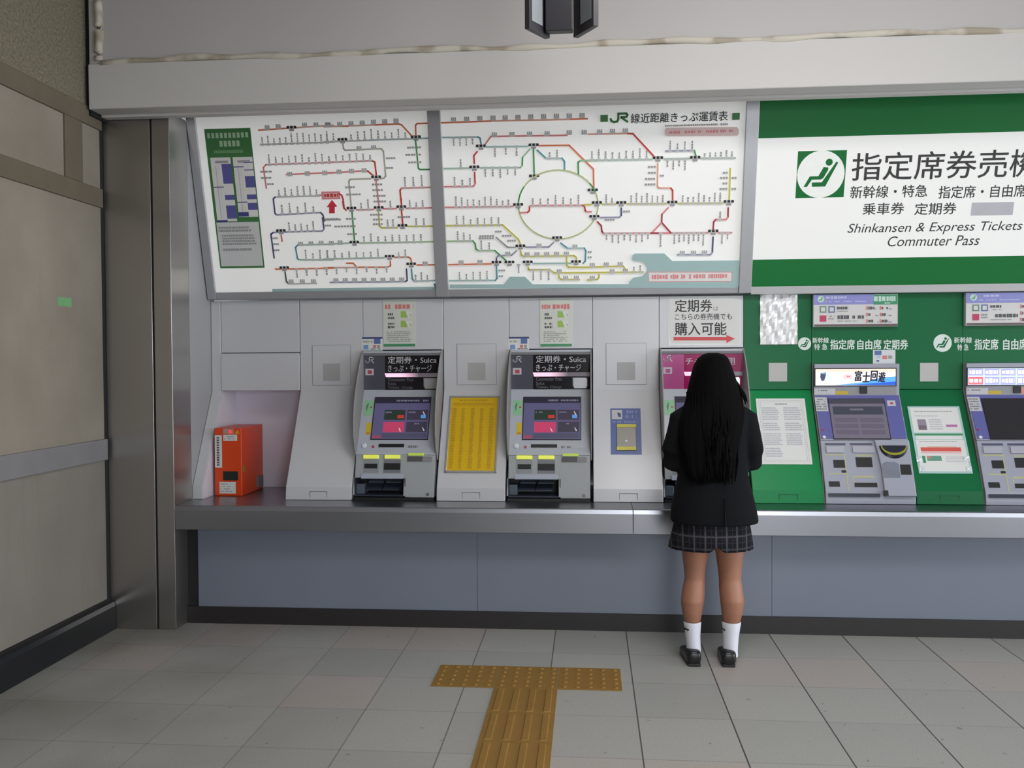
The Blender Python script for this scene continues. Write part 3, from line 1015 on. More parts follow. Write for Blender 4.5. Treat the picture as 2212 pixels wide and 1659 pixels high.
pwh, pvi, pnv2 = mat('print_white', (232, 230, 228)), P('violet_blue', (92, 92, 158)), P('deep_blue', (66, 72, 130))
tq(0, 0, 1, 1, R_gr)
tq(0.03, 0.662, 0.97, 0.985, mat('print_paper', (214, 214, 214), rough=0.6))
for i in range(10):
    tq(0.05 + i * 0.092, 0.03, 0.05 + i * 0.092 + 0.06, 0.065, P('pale_mint', (176, 206, 172)))
for i in range(5):
    tq(0.30 + i * 0.092, 0.085, 0.30 + i * 0.092 + 0.065, 0.125, P('pale_mint', (176, 206, 172)))
for i in range(16):
    tq(0.16 + i * 0.04, 0.150, 0.16 + i * 0.04 + 0.028, 0.170, P('dull_mint', (124, 168, 118)))
lw, rw = (0.06, 0.50), (0.55, 0.98)
for a, z in ((lw, 0.655), (rw, 0.625)):
    tq(a[0], 0.20, a[1], z, pwh)
    mid = a[0] + (a[1] - a[0]) * 0.52
    tq(a[0] + 0.1, 0.222, a[1] - 0.06, 0.24, gry)
    tq(a[0] + 0.09, 0.26, a[0] + 0.11, z - 0.02, lgry)
    tq(a[0] + 0.15, 0.26, a[0] + 0.155, z - 0.02, lgry)
    if a is lw:
        for t0, t1 in ((0.245, 0.385), (0.465, 0.50), (0.54, 0.635)):
            tq(mid, t0, a[1], t1, pvi)
        tq(a[0], 0.405, mid, 0.412, pnv2); tq(a[0], 0.645, mid, 0.66, pnv2); tq(mid, 0.635, a[1], 0.637, lgry)
    else:
        for t0, t1 in ((0.235, 0.242), (0.288, 0.295), (0.335, 0.415), (0.465, 0.50), (0.525, 0.575)):
            tq(mid, t0, a[1], t1, pvi)
        tq(a[0], 0.265, mid, 0.272, pnv2); tq(a[0], 0.515, mid, 0.522, pnv2); tq(a[0], 0.59, mid, 0.622, pnv2)
tbx = [(0.07, 0.69, 0.80, 0.735, 2), (0.12, 0.75, 0.90, 0.83, 4), (0.12, 0.85, 0.85, 0.875, 1)]
h = tb.nh()
for s0, t0, s1, t1, n in tbx:
    for i in range(n):
        s = s0
        while s < s1 - random.random() * 0.1:
            w = random.uniform(0.03, 0.07)
            ta = t0 + (t1 - t0) * (i + 0.15) / n
            tz = t0 + (t1 - t0) * (i + 0.8) / n
            f = lambda s_, t_: (tu0 + (tu1 - tu0) * s_, tv1 + (tv0 - tv1) * t_)
            tb.poly(BD, [f(s, ta), f(s + w * 0.8, ta), f(s + w * 0.8, tz), f(s, tz)], gry, h)
            s += w
tb.build('fare_table', fare, merge=False)
adopt(fare)

# ---- green and white sign for reserved-seat tickets
sg = thing('ticket_sign', (2.2, 5.5, 1.93), 'backlit green and white reserved-seat ticket sign with black lettering', 'sign')
sgn = mat('sign_green', (20, 104, 50), rough=0.4, var=0.06, scale=3, emit=0.12, spec=0.25)
lit2 = mat('backlit_sign_white', (228, 228, 226), rough=0.3, var=0.01, emit=0.26)
b = MB()
b.grid([[(x, bdz(z), z) for z in (1.95, 3.06)] + [(x, bdz(z) + 0.04, z) for z in (3.06, 1.95)] for x in (0.955, 3.4)], lit2)
b.build('backlit_panel', sg)
for ya, yb, nm in ((205, 292, 'upper_band'), (557, 620, 'lower_band')):
    b = MB()
    va = BD.uv(1900, yb)[1]
    vb = BD.uv(1900, ya)[1]
    b.poly(BD, [(0.956, va), (3.4, va), (3.4, vb), (0.956, vb)], sgn, 0.0015)
    b.build('green_band', sg)
b = MB(); rail(b, 0.955, 3.4, 1.918, 1.962, alu_l, 0.016); b.build('bottom_rail', sg, bevel=0.002)
b = MB()
b.pr(BD, 1721, 325.5, 1826, 427, sgn)
pw = mat('pictogram_white', (228, 230, 226), rough=0.4, emit=0.2)
b2 = Surf(BD.o, BD.u, BD.v)
seat_icon(b, BD, 1773, 376.5, 0.132, pw, sgn)
b.build('seat_pictogram', sg)
b = MB()
b.h = 0.0006
ink = mat('sign_ink', (48, 46, 48), rough=0.5)
b.text(BD, '指定席券売機', 1841, 326, 2247, 386, ink, 0.008)
b.build('lettering', sg)
b = MB()
b.h = 0.0006
b.text(BD, '新幹線・特急', 1837, 400, 2003, 427, ink, 0.01)
b.build('lettering', sg)
b = MB()
b.h = 0.0006
b.text(BD, '指定席・自由席', 2028, 400, 2216, 427, ink, 0.01)
b.build('lettering', sg)
b = MB()
b.h = 0.0006
b.text(BD, '乗車券', 1864, 438, 1953, 463.5, ink, 0.01)
b.build('lettering', sg)
b = MB()
b.h = 0.0006
b.text(BD, '定期券', 1976, 438, 2066, 463.5, ink, 0.01)
b.build('lettering', sg)
b = MB()
b.h = 0.0006
b.pr(BD, 2098, 437, 2189, 465, mat('blank_grey_patch', (190, 188, 196), rough=0.5))
b.build('grey_patch', sg)
b = MB()
b.h = 0.0006
b.text(BD, 'Shinkansen & Express Tickets', 1831, 480, 2208, 506, ink, 0.0, 0.22)
b.build('lettering', sg)
b = MB()
b.h = 0.0006
b.text(BD, 'Commuter Pass', 1918, 509, 2116, 531, ink, 0.0, 0.22)
b.build('lettering', sg)
adopt(sg)

# ================================================================== TICKET MACHINES (grey and magenta)
mgrey = mat('machine_grey', (160, 164, 166), rough=0.38, var=0.02)
mlight = mat('machine_light_grey', (176, 180, 190), rough=0.35, var=0.02)
mwarm = mat('machine_warm_grey', (158, 158, 152), rough=0.45, var=0.03)
cheek = mat('cheek_grey', (146, 144, 144), rough=0.45, var=0.02)
hd = mat('header_grey', (76, 76, 88), rough=0.22, var=0.03)
hb = mat('header_black', (26, 24, 30), rough=0.16, var=0.03)
slotb = mat('slot_black', (14, 14, 16), rough=0.5)
traym = mat('tray_charcoal', (46, 52, 66), rough=0.4, var=0.06)
trayl = mat('tray_grey', (82, 92, 104), rough=0.35)
mlabel = mat('machine_print', (186, 186, 190), rough=0.5)
mdim = mat('machine_dim_print', (112, 112, 120), rough=0.5)
glow = mat('yellow_indicator', (226, 232, 96), rough=0.4, emit=0.30)
glow2 = mat('lime_indicator', (184, 208, 90), rough=0.4, emit=0.18)
chrome = mat('chrome_lens', (205, 205, 208), rough=0.2, metal=0.5)
redb = mat('red_button', (176, 60, 80), rough=0.4)
whb = mat('white_button', (212, 214, 220), rough=0.3)
HS0 = Surf((0, 5.505, 0), X1, Z1)
SS0 = Surf((0, 5.325, 1.02), X1, (0, 0.18, 0.343))
KS0 = Surf((0, 5.302, 0.985), X1, (0, 0.02, 0.035))
LS0 = Surf((0, 5.240, 0.745), X1, (0, 0.055, 0.232))


def pinkbar():
    m = mat('pink_light_bar', (255, 190, 222), rough=0.3, var=0.0)
    nt, bs = tweak(m)
    tc = nt.nodes.new('ShaderNodeTexCoord')
    sp = nt.nodes.new('ShaderNodeSeparateXYZ')
    nt.links.new(tc.outputs['Generated'], sp.inputs[0])
    r = nt.nodes.new('ShaderNodeValToRGB')
    r.color_ramp.elements[0].position = 0.3
    r.color_ramp.elements[0].color = (1.0, 0.62, 0.80, 1)
    r.color_ramp.elements[1].position = 0.62
    r.color_ramp.elements[1].color = (0.05, 0.04, 0.05, 1)
    nt.links.new(sp.outputs[0], r.inputs[0])
    nt.links.new(r.outputs[0], bs.inputs['Emission Color'])
    bs.inputs['Emission Strength'].default_value = 1.0
    bs.inputs['Base Color'].default_value = (0.12, 0.11, 0.12, 1)
    for l in list(nt.links):
        if l.to_socket == bs.inputs['Base Color']:
            nt.links.remove(l)
    return m


PB = pinkbar()


def grey_machine(cx, label, magenta=False, name='ticket_machine'):
    dx = cx + 0.235
    HS, SS, KS, LS = (s.shifted(dx) for s in (HS0, SS0, KS0, LS0))
    x0, x1 = cx - 0.2495, cx + 0.2495
    t = thing(name, (cx, 5.4, CT), label, 'ticket machine', 'grey ticket machines')
    mg = lambda a: cx + a
    # cabinet in three blocks so that the coin tray is a real hollow
    b = MB()
    b.prism([(5.505, 1.598), (5.505, 1.363), (5.325, 1.02), (5.302, 0.985), (5.30, 0.978), (5.96, 0.978), (5.96, 1.598)], x0 + 0.009, x1 - 0.009, mlight)
    b.build('cabinet', t, bevel=0.002)
    b = MB()
    zc = 0.845
    b.prism([(5.295, 0.977), (5.240 + 0.055 * (zc - 0.745) / 0.24, zc), (5.96, zc), (5.96, 0.977)], x0 + 0.01, cx + 0.066, mgrey)
    b.prism([(5.295, 0.977), (5.240, 0.745), (5.236, 0.735), (5.96, 0.735), (5.96, 0.977)], cx + 0.066, x1 - 0.012, mgrey)
    b.prism([(5.263, zc), (5.24, 0.745), (5.40, 0.745), (5.40, zc)], x0 + 0.002, x0 + 0.010, mgrey)
    b.build('lower_cabinet', t, bevel=0.002)
    # curved side cheeks
    ck = [(5.54, 1.603), (5.515, 1.603), (5.45, 1.55), (5.37, 1.45), (5.30, 1.33), (5.262, 1.21), (5.258, 1.10), (5.280, 1.01), (5.325, 0.945), (5.96, 0.945), (5.96, 1.603)]
    for a, z in ((x0 + 0.001, x0 + 0.009), (x1 - 0.009, x1 - 0.001)):
        b = MB()
        b.prism(ck, a, z, cheek)
        b.build('side_cheek', t, bevel=0.003)
    # header sign
    if magenta:
        hl, hr, c1, c2 = mat('magenta_pale', (176, 84, 136), rough=0.3, var=0.05, spec=0.2), mat('magenta_sign', (148, 12, 84), rough=0.3, var=0.05, spec=0.2), mlabel, mdim
    else:
        hl, hr = hd, hb
    b = MB()
    b.sr(HS, 1101.5, 766, 1151.5, 841, 0.004, hl)
    b.sr(HS, 1151.5, 766, 1274, 841, 0.004, hr)
    hs = b.build('header_sign', t)
    b = MB()
    b.h = 0.0048
    jr(b, HS, 1108, 769, 1127, 783, 0.006, mlabel)
    b.build('rail_logo', hs)
    b = MB()
    b.h = 0.0048
    b.pr(HS, 1108, 795, 1126.5, 809, mlabel)
    b.pr(HS, 1113, 798.5, 1122.5, 806.5, redb if not magenta else hl)
    b.build('card_mark', hs)
    b = MB()
    b.h = 0.0048
    if magenta:
        b.text(HS, 'チャージ専用', 1155, 774, 1258, 790, mlabel, 0.012)
    else:
        b.text(HS, '定期券・Suica', 1158, 768, 1266, 783.5, mlabel, 0.006)
        b.build('header_lettering', hs)
        b = MB()
        b.h = 0.0048
        b.text(HS, 'きっぷ・チャージ', 1158, 787, 1255, 802, mlabel, 0.006)
        b.build('header_lettering', hs)
        b = MB()
        b.h = 0.0048
        b.text(HS, 'Commuter Pass', 1158, 815, 1214, 822, mdim, 0.0)
        b.text(HS, 'Suica', 1158, 824.5, 1176, 831, mdim, 0.0)
        b.text(HS, 'Tickets, Charge', 1158, 833, 1213, 840, mdim, 0.0)
    b.build('header_lettering', hs)
    b = MB()
    u0, v0, u1, v1 = HS.box(1151, 804.5, 1274, 813)
    b.grid([[HS.p(u, v, h) for u, v in ((u0 + 0.008, v0), (u1, v0), (u1, v1), (u0, v1))] for h in (0.004, 0.009)], PB)
    b.build('light_bar', hs)
    b = MB()
    u0, v0, u1, v1 = HS.box(1236.5, 815, 1270, 839.5)
    du, dv = (u1 - u0), (v1 - v0)
    oc = [(u0, v1), (u0, v0 + 0.25 * dv), (u0 + 0.1 * du, v0), (u1 - 0.1 * du, v0), (u1, v0 + 0.2 * dv), (u1, v1 - 0.15 * dv), (u1 - 0.08 * du, v1)]
    b.grid([[HS.p(u, v, 0.004) for u, v in reversed(oc)][::-1], [HS.p(u0 + (u - u0) * 0.9 + 0.05 * du, v0 + (v - v0) * 0.9 + 0.05 * dv, 0.012) for u, v in oc]], chrome)
    cm_ = MB()
    cm_.v, cm_.f, cm_.m, cm_.mats = b.v, b.f, b.m, b.mats
    cm_.build('camera_mirror', hs)
    b = MB()
    b.sr(HS, 1101, 760.5, 1275, 766, 0.01, mat('header_hood', (112, 112, 114), rough=0.5))
    b.build('header_hood', t)
    # touch screen
    b = MB()
    b.sr(SS, 1129, 857.5, 1255.5, 951, 0.004, slotb)
    sc = b.build('touch_screen', t)
    b = MB()
    b.h = 0.0048
    E = lambda n, c, e: mat('screen_' + n, c, rough=0.18, var=0.02, emit=e)
    b.pr(SS, 1131, 859, 1254, 949, E('lavender', (88, 84, 118), 0.35))
    b.pr(SS, 1131, 859, 1254, 871, E('dark', (44, 42, 56), 0.25))
    b.rows(SS, 1179, 863, 1250, 868, 1, E('text', (120, 116, 140), 0.3), 0.8, 0, 5)
    b.pr(SS, 1154.5, 886, 1200.5, 907.5, E('dark_green', (48, 58, 52), 0.25))
    b.pr(SS, 1184, 897, 1198, 904, E('red_pill', (176, 56, 40), 0.5))
    b.pr(SS, 1205, 886, 1251, 907.5, E('plum_grey', (66, 62, 78), 0.25))
    b.pr(SS, 1236, 896.5, 1247, 904, E('blue_pill', (86, 142, 206), 0.5))
    b.pr(SS, 1154, 912, 1200.5, 935, E('crimson', (178, 62, 96), 0.45))
    b.pr(SS, 1205, 912, 1251, 934.5, E('plum_grey', (66, 62, 78), 0.25))
    for x, y in ((1191, 929), (1243.5, 928), (1242, 893)):
        b.pq(SS, [(x - 3, y - 4), (x - 1, y - 4), (x + 3.5, y + 4), (x + 0.5, y + 4)], E('glint', (190, 186, 200), 0.4))
    b.rows(SS, 1157, 889, 1172, 893, 1, E('text', (120, 116, 140), 0.3), 0.8, 0, 3)
    b.rows(SS, 1208, 889, 1224, 893, 1, E('text', (120, 116, 140), 0.3), 0.8, 0, 3)
    b.rows(SS, 1223, 914, 1234, 918, 1, E('text', (120, 116, 140), 0.3), 0.8, 0, 3)
    b.pr(SS, 1152, 937, 1252, 947, E('foot', (80, 80, 104), 0.25))
    b.pr(SS, 1131, 941.5, 1150, 948, E('foot_red', (150, 74, 92), 0.3))
    b.build('screen_menu', sc, merge=False)
    # stickers on the screen panel
    b = MB()
    b.sr(SS, 1108, 864.5, 1128, 897, 0.001, mat('mint_sticker', (140, 192, 150), rough=0.5))
    b.pq(SS, [(1112, 878), (1116, 870), (1118, 871), (1114, 890)], mat('mint_print', (84, 130, 96)))
    b.pr(SS, 1121.5, 878, 1126, 881.5, redb)
    b.build('mint_sticker', t)
    b = MB()
    b.sr(SS, 1115.5, 913.5, 1127, 939, 0.001, mat('yellow_sticker', (206, 180, 40), rough=0.5))
    b.pr(SS, 1117, 934, 1125, 938.5, mat('orange_print', (206, 130, 40)))
    b.build('yellow_sticker', t)
    # control strip
    b = MB()
    b.sr(SS, 1147, 960, 1203.5, 967, 0.003, slotb)
    b.build('card_slot', t)
    b = MB()
    u, v = SS.uv(1115, 963.5)
    b.grid([[SS.p(u + r * math.cos(k * PI / 8), v + r * math.sin(k * PI / 8), h) for k in range(16)] for r, h in ((0.016, 0.0), (0.016, 0.006), (0.010, 0.01))], whb)
    b.build('call_button', t, smooth=False)
    b = MB()
    u, v = SS.uv(1135, 966)
    b.grid([[SS.p(u + r * math.cos(k * PI / 6), v + r * math.sin(k * PI / 6), h) for k in range(12)] for r, h in ((0.008, 0.0), (0.008, 0.004))], redb)
    b.build('red_button', t)
    b = MB()
    b.rows(SS, 1212, 962.5, 1234, 976, 2, mdim, 0.8, 0, 3.4)
    b.build('slot_legend', t)
    # coin side
    for a, z, y0, y1, m in ((1115.5, 1150, 984, 992.5, glow), (1163, 1197.5, 984, 992.5, glow), (1215, 1250, 980, 986, glow2)):
        b = MB()
        b.sr(LS, a, y0, z, y1, 0.012, m)
        b.build('indicator_lamp', t, bevel=0.003)
    b = MB()
    b.sr(LS, 1116, 994, 1150, 1023, 0.002, mat('slot_surround', (140, 144, 148), rough=0.4))
    b.sr(LS, 1118.5, 1003, 1147, 1013.5, 0.0015, slotb, 0.002)
    b.build('coin_slot', t)
    b = MB()
    b.sr(LS, 1161, 994, 1199, 1023, 0.002, mat('slot_surround_dark', (116, 120, 126), rough=0.4))
    b.sr(LS, 1162, 1002, 1198, 1016.5, 0.0015, slotb, 0.002)
    b.build('note_slot', t)
    b = MB()
    b.sr(LS, 1112, 1025, 1206, 1036, 0.006, mat('tray_lip', (168, 176, 190), rough=0.35))
    b.build('tray_lip', t, bevel=0.002)
    b = MB()
    b.sr(LS, 1213.5, 987.5, 1267.5, 998.5, 0.004, mat('reader_grey', (132, 130, 134), rough=0.4))
    b.sr(LS, 1213.5, 987.5, 1247, 998, 0.001, mat('reader_dark', (88, 84, 88), rough=0.3), 0.004)
    b.build('ticket_slot', t)
    # hollow tray
    b = MB()
    b.box(x0 + 0.012, cx + 0.064, 5.40, 5.41, 0.746, 0.844, slotb)
    b.box(x0 + 0.012, cx + 0.064, 5.245, 5.40, 0.738, 0.746, traym)
    for a, z in ((x0 + 0.010, x0 + 0.014), (cx + 0.062, cx + 0.066)):
        b.box(a, z, 5.25, 5.41, 0.746, 0.844, traym)
    b.build('coin_tray', t)
    b = MB()
    b.box(x0 + 0.014, x0 + 0.062, 5.275, 5.395, 0.747, 0.806, trayl)
    b.build('tray_block', t, bevel=0.003)
    for a, z in ((-0.175, -0.085), (-0.07, 0.02)):
        b = MB()
        b.grid([[(cx + a - 0.012, y, zz), (cx + z - 0.004, y, zz), (cx + z, y + 0.09, zz + 0.055), (cx + a, y + 0.09, zz + 0.055)] for y, zz in ((5.30, 0.768), (5.302, 0.772))], traym)
        b.grid([[(cx + a, 5.34, zz), (cx + z, 5.34, zz), (cx + z, 5.39, zz + 0.022), (cx + a, 5.39, zz + 0.022)] for zz in (0.806, 0.812)], trayl)
        b.build('return_flap', t)
    # maintenance door
    b = MB()
    b.sr(LS, 1207, 1019, 1271, 1074, 0.002, mgrey)
    dr = b.build('service_door', t, bevel=0.001)
    b = MB()
    u, v = LS.uv(1261, 1070.5)
    b.grid([[LS.p(u + r * math.cos(k * PI / 8), v + r * math.sin(k * PI / 8), h) for k in range(16)] for r, h in ((0.010, 0.0015), (0.009, 0.006), (0.004, 0.006))], mat('lock_steel', (118, 120, 124), rough=0.35, metal=0.6))
    b.build('lock', dr)
    b = MB()
    b.box(x0 + 0.006, x1 - 0.012, 5.232, 5.30, CT + 0.0008, 0.733, slotb)
    b.build('foot_gap', t)
    adopt(t)
    return t


grey_machine(-1.1475, 'grey ticket machine with dark header, between the orange box and the yellow notice')
grey_machine(-0.235, 'grey ticket machine with dark header, between the yellow notice and the blue reader plate')
grey_machine(0.67, 'ticket machine with magenta header, half hidden behind the schoolgirl', magenta=True)

# ================================================================== LAVENDER RESERVED-SEAT MACHINES
lvp = mat('lavender_panel', (96, 98, 158), rough=0.3, var=0.03)
rg = mat('seat_machine_grey', (156, 158, 172), rough=0.35, var=0.02)
rgd = mat('seat_machine_side', (118, 114, 110), rough=0.5, var=0.03)
guide = mat('yellow_guide_line', (178, 176, 130), rough=0.5)
TS0 = Surf((0, 5.505, 0), X1, Z1)
VS0 = Surf((0, 5.36, 1.07), X1, (0, 0.145, 0.248))
BS0 = Surf((0, 5.235, 0.79), X1, (0, 0.117, 0.273))
R0 = 1.5695


def seat_machine(cx, label, second=False):
    dx = cx - R0
    TS, VS, BS = (s.shifted(dx) for s in (TS0, VS0, BS0))
    x0, x1 = cx - 0.251, cx + 0.251
    t = thing('seat_ticket_machine', (cx, 5.4, CT), label, 'ticket machine', 'lavender ticket machines')
    b = MB()
    b.prism([(5.505, 1.503), (5.505, 1.318), (5.36, 1.07), (5.355, 1.064), (5.538, 1.064), (5.538, 1.503)], x0 + 0.008, x1 - 0.006, rg)
    b.build('cabinet', t, bevel=0.003)
    b = MB()
    b.prism([(5.352, 1.063), (5.235, 0.79), (5.226, 0.735), (5.226, CT + 0.001), (5.538, CT + 0.001), (5.538, 1.063)], x0 + 0.006, x1 - 0.004, rg)
    b.build('lower_cabinet', t, bevel=0.003)
    for a, z in ((x0 + 0.0005, x0 + 0.0055), (x1 - 0.0035, x1 - 0.0005)):
        b = MB()
        b.prism([(5.53, 1.505), (5.53, 1.34), (5.375, 1.06), (5.27, 0.82), (5.24, CT + 0.001), (5.538, CT + 0.001), (5.538, 1.505)], a, z, rgd)
        b.build('side_plate', t)
    # advertising display
    b = MB()
    b.sr(TS, 1758.5, 795, 1936, 834.5, 0.006, slotb)
    dp = b.build('header_display', t)
    b = MB()
    b.h = 0.007
    E = lambda n, c, e: mat('display_' + n, c, rough=0.2, var=0.02, emit=e)
    if not second:
        b.pr(TS, 1761, 797, 1934, 832.5, E('cream', (240, 232, 236), 0.5))
        b.pr(TS, 1761, 797, 1934, 803, E('peach', (240, 214, 196), 0.5))
        b.pq(TS, [(1800, 832), (1860, 826), (1905, 815), (1934, 813), (1934, 832)], E('sky_blue', (92, 168, 240), 0.5))
        b.pq(TS, [(1830, 832), (1934, 824), (1934, 832)], E('deep_blue', (48, 96, 206), 0.45))
        b.pq(TS, [(1772, 806), (1784, 804), (1783, 812), (1780, 822), (1774, 823), (1771, 815)], E('slate', (72, 76, 104), 0.4))
        b.pq(TS, [(1774, 806), (1783, 805), (1782, 808), (1775, 808)], E('sky_blue', (92, 168, 240), 0.5))
        b.pq(TS, [(1785, 808), (1792, 806), (1799, 816), (1788, 822)], E('ice', (206, 222, 240), 0.5))
        b.pr(TS, 1822, 809, 1840, 818, E('blush', (242, 196, 200), 0.5))
        b.rows(TS, 1823, 811, 1839, 816, 1, E('rose', (206, 96, 110), 0.6), 0.8, 0, 4)
        for i, w in enumerate('富士回遊'):
            x = 1846 + i * 16.8
            y = 801 + (i % 2) * 2.2
            b.text(TS, w, x, y, x + 15.5, y + 22, E('ink', (40, 40, 60), 0.1), 0.03, 0.12)
    else:
        b.pr(TS, 1761, 797, 1934, 832.5, E('ice', (206, 222, 240), 0.4))
        for i in range(5):
            b.pr(TS, 1762 + i * 34, 798, 1793 + i * 34, 812.5, E('violet', (150, 152, 220), 0.6))
            b.pr(TS, 1762 + i * 34, 815, 1793 + i * 34, 831.5, E('rose', (214, 150, 166), 0.6) if i == 0 else E('violet', (150, 152, 220), 0.6))
            b.rows(TS, 1764 + i * 34, 800, 1791 + i * 34, 811, 1, E('cream', (240, 232, 236), 0.75), 0.8, 0, 7)
            b.rows(TS, 1764 + i * 34, 817, 1791 + i * 34, 830, 1, E('cream', (240, 232, 236), 0.75), 0.8, 0, 7)
    b.build('advert', dp, merge=False)
    # strip with labels and lens
    b = MB()
    b.sr(TS, 1758, 836, 1936, 855, 0.003, mat('strip_grey', (140, 140, 146), rough=0.35))
    st = b.build('label_strip', t)
    b = MB()
    b.h = 0.0036
    b.pr(TS, 1759, 839, 1804, 852.5, mlabel)
    b.rows(TS, 1761, 841, 1790, 846, 1, mdim, 0.7, 0.2, 4)
    b.build('white_label', st)
    b = MB()
    b.h = 0.0036
    b.pr(TS, 1804.5, 845, 1832, 852, mat('yellow_label', (190, 166, 44), rough=0.5))
    b.build('yellow_label', st)
    b = MB()
    b.h = 0.0036
    if second:
        b.pr(TS, 1874, 838, 1934, 853, mat('salmon_label', (206, 140, 132), rough=0.5))
        b.build('pink_label', st)
    b = MB()
    b.sr(TS, 1856.5, 835, 1872.5, 850, 0.008, slotb, 0.003)
    b.build('camera_window', st, bevel=0.002)
    # lavender screen panel
    b = MB()
    u0, v0 = -0.242 + cx, 0.0
    b.slab(VS, [(cx - 0.238, 0.004), (cx + 0.240, 0.004), (cx + 0.240, 0.284), (cx - 0.238, 0.284)], 0.004, lvp)
    lp = b.build('screen_panel', t)
    b = MB()
    u0, v0, u1, v1 = VS.box(1794, 862, 1917, 949.5)
    b.slab(VS, [(u0, v0), (u1, v0), (u1, v1), (u0, v1)], 0.006, slotb)
    sc = b.build('touch_screen', t)
    b = MB()
    b.h = 0.0068
    E2 = lambda n, c, e: mat('seatscreen_' + n, c, rough=0.2, var=0.03, emit=e)
    f = lambda s0, t0, s1, t1, m: b.poly(VS, [(u0 + (u1 - u0) * s0, v1 + (v0 - v1) * t0), (u0 + (u1 - u0) * s1, v1 + (v0 - v1) * t0), (u0 + (u1 - u0) * s1, v1 + (v0 - v1) * t1), (u0 + (u1 - u0) * s0, v1 + (v0 - v1) * t1)], m)
    if not second:
        f(0.01, 0.01, 0.985, 0.985, E2('mauve', (104, 98, 112), 0.30))
        f(0.01, 0.01, 0.985, 0.13, E2('dark', (66, 64, 74), 0.25))
        f(0.06, 0.20, 0.94, 0.40, E2('slate', (62, 64, 76), 0.25))
        for i in range(3):
            for j in range(2):
                f(0.06 + 0.45 * j, 0.48 + 0.15 * i, 0.47 + 0.45 * j, 0.59 + 0.15 * i, E2('plum', (94, 88, 104), 0.28))
        f(0.36, 0.25, 0.60, 0.30, E2('text', (98, 98, 108), 0.3))
    else:
        f(0.01, 0.01, 0.985, 0.985, mat('screen_off', (44, 42, 46), rough=0.22))
    b.build('screen_menu', sc)
    b = MB()
    b.h = 0.005
    b.pr(VS, 1761, 859, 1787, 889, mlabel)
    b.rows(VS, 1763, 861, 1785, 887, 5, mdim, 0.6, 0.1, 3)
    b.build('white_sticker', lp)
    b = MB()
    b.h = 0.005
    b.pr(VS, 1916, 866, 1934, 878, mlabel)
    b.pr(VS, 1922, 870, 1929, 874, redb)
    b.build('card_sticker', lp)
    for px, py, m, r in ((1776.5, 929, redb, 0.007), (1780, 945, whb, 0.011)):
        b = MB()
        u, v = VS.uv(px, py)
        b.grid([[VS.p(u + rr_ * math.cos(k * PI / 6), v + rr_ * math.sin(k * PI / 6), h) for k in range(12)] for rr_, h in ((r, 0.004), (r * 0.8, 0.009))], m)
        b.build('button', lp)
    # pay desk
    for a, z in ((1782, 1826), (1836, 1883)):
        b = MB()
        b.sr(BS, a, 957.5, z, 961.5, 0.003, mat('slot_slate', (74, 78, 96), rough=0.4))
        b.build('ticket_slit', t)
    for a, z in ((1784, 1823), (1841, 1889)):
        b = MB()
        b.sr(BS, a, 964, z, 979, 0.008, mat('pad_grey', (168, 168, 180), rough=0.35))
        b.build('slot_hood', t, bevel=0.003)
    for a, z, y0, y1 in ((1783, 1826, 981.5, 984), (1848, 1886, 983, 986), (1791, 1827, 1022, 1024.5), (1844, 1888, 1028, 1032), (1827, 1829.5, 984, 1060), (1842, 1844.5, 1030, 1046)):
        b = MB()
        b.sr(BS, a, y0, z, y1, 0.001, guide)
        b.build('guide_line', t)
    for a, z, y0, y1, nm in ((1800.5, 1825, 993.5, 1010.5, 'cash_opening'), (1849, 1884, 988, 1009, 'card_opening'), (1818, 1828, 1016, 1021, 'coin_opening'), (1790.5, 1814, 1040, 1051.5, 'change_opening'), (1846, 1895, 1043, 1052.5, 'ticket_opening')):
        b = MB()
        b.sr(BS, a, y0, z, y1, 0.002, slotb)
        b.build(nm, t)
    b = MB()
    b.sr(BS, 1790, 1066, 1901, 1073.5, 0.003, traym)
    b.build('foot_trough', t)
    # raised console with dome, keypad and reader
    con = MB()
    a0 = BS.uv(1888, 965)[0]
    a1 = cx + 0.244
    lo = BS.uv(1930, 1074)[1]
    con.grid([[BS.p(u, v, h) for u, v in ((a0, 0.296), (a1, 0.296), (a1, lo), (a0 + 0.022, lo), (a0 + 0.022, 0.12), (a0 + 0.014, 0.2))] for h in (0.0, 0.020)][::1], rg)
    cn = con.build('console', t, bevel=0.006)
    b = MB()
    b.h = 0.0205
    u, v = BS.uv(1927, 966)
    arc = lambda r, k0=PI, k1=2 * PI, ry=1.0: [(u + r * math.cos(k0 + (k1 - k0) * i / 20), v + r * ry * math.sin(k0 + (k1 - k0) * i / 20)) for i in range(21)]
    dm = mat('dome_black', (40, 42, 54), rough=0.2)
    b.grid([[BS.p(uu, vv, 0.020) for uu, vv in arc(0.078, ry=0.95)], [BS.p(uu, vv, 0.032) for uu, vv in arc(0.070, ry=0.9)]], dm)
    b.h = 0.0325
    ye = mat('dome_yellow_ring', (150, 146, 40), rough=0.35)
    for i in range(20):
        p, q = arc(0.066, ry=0.66), arc(0.072, ry=0.80)
        b.poly(BS, [p[i], p[i + 1], q[i + 1], q[i]], ye, 0.0326)
    b.build('reader_dome', cn, merge=False)
    b = MB()
    u0, v0, u1, v1 = BS.box(1905, 1000, 1940, 1034)
    b.slab(BS, [(u0, v0), (u1, v0), (u1, v1 - 0.012), (u1 - 0.02, v1), (u0 + 0.02, v1), (u0, v1 - 0.012)], 0.0225, mat('keypad_grey', (118, 124, 136), rough=0.35))
    b.h = 0.0228
    for i in range(4):
        xx = u0 + 0.012 + 0.02 * i
        b.line(BS, [(xx, v0 + 0.045), (xx + 0.018, v0 + 0.012)], 0.004, mdim)
    b.build('keypad_shield', cn)
    b = MB()
    b.sr(BS, 1943, 1006, 1965.5, 1027.5, 0.003, slotb, 0.02)
    b.build('code_reader', cn)
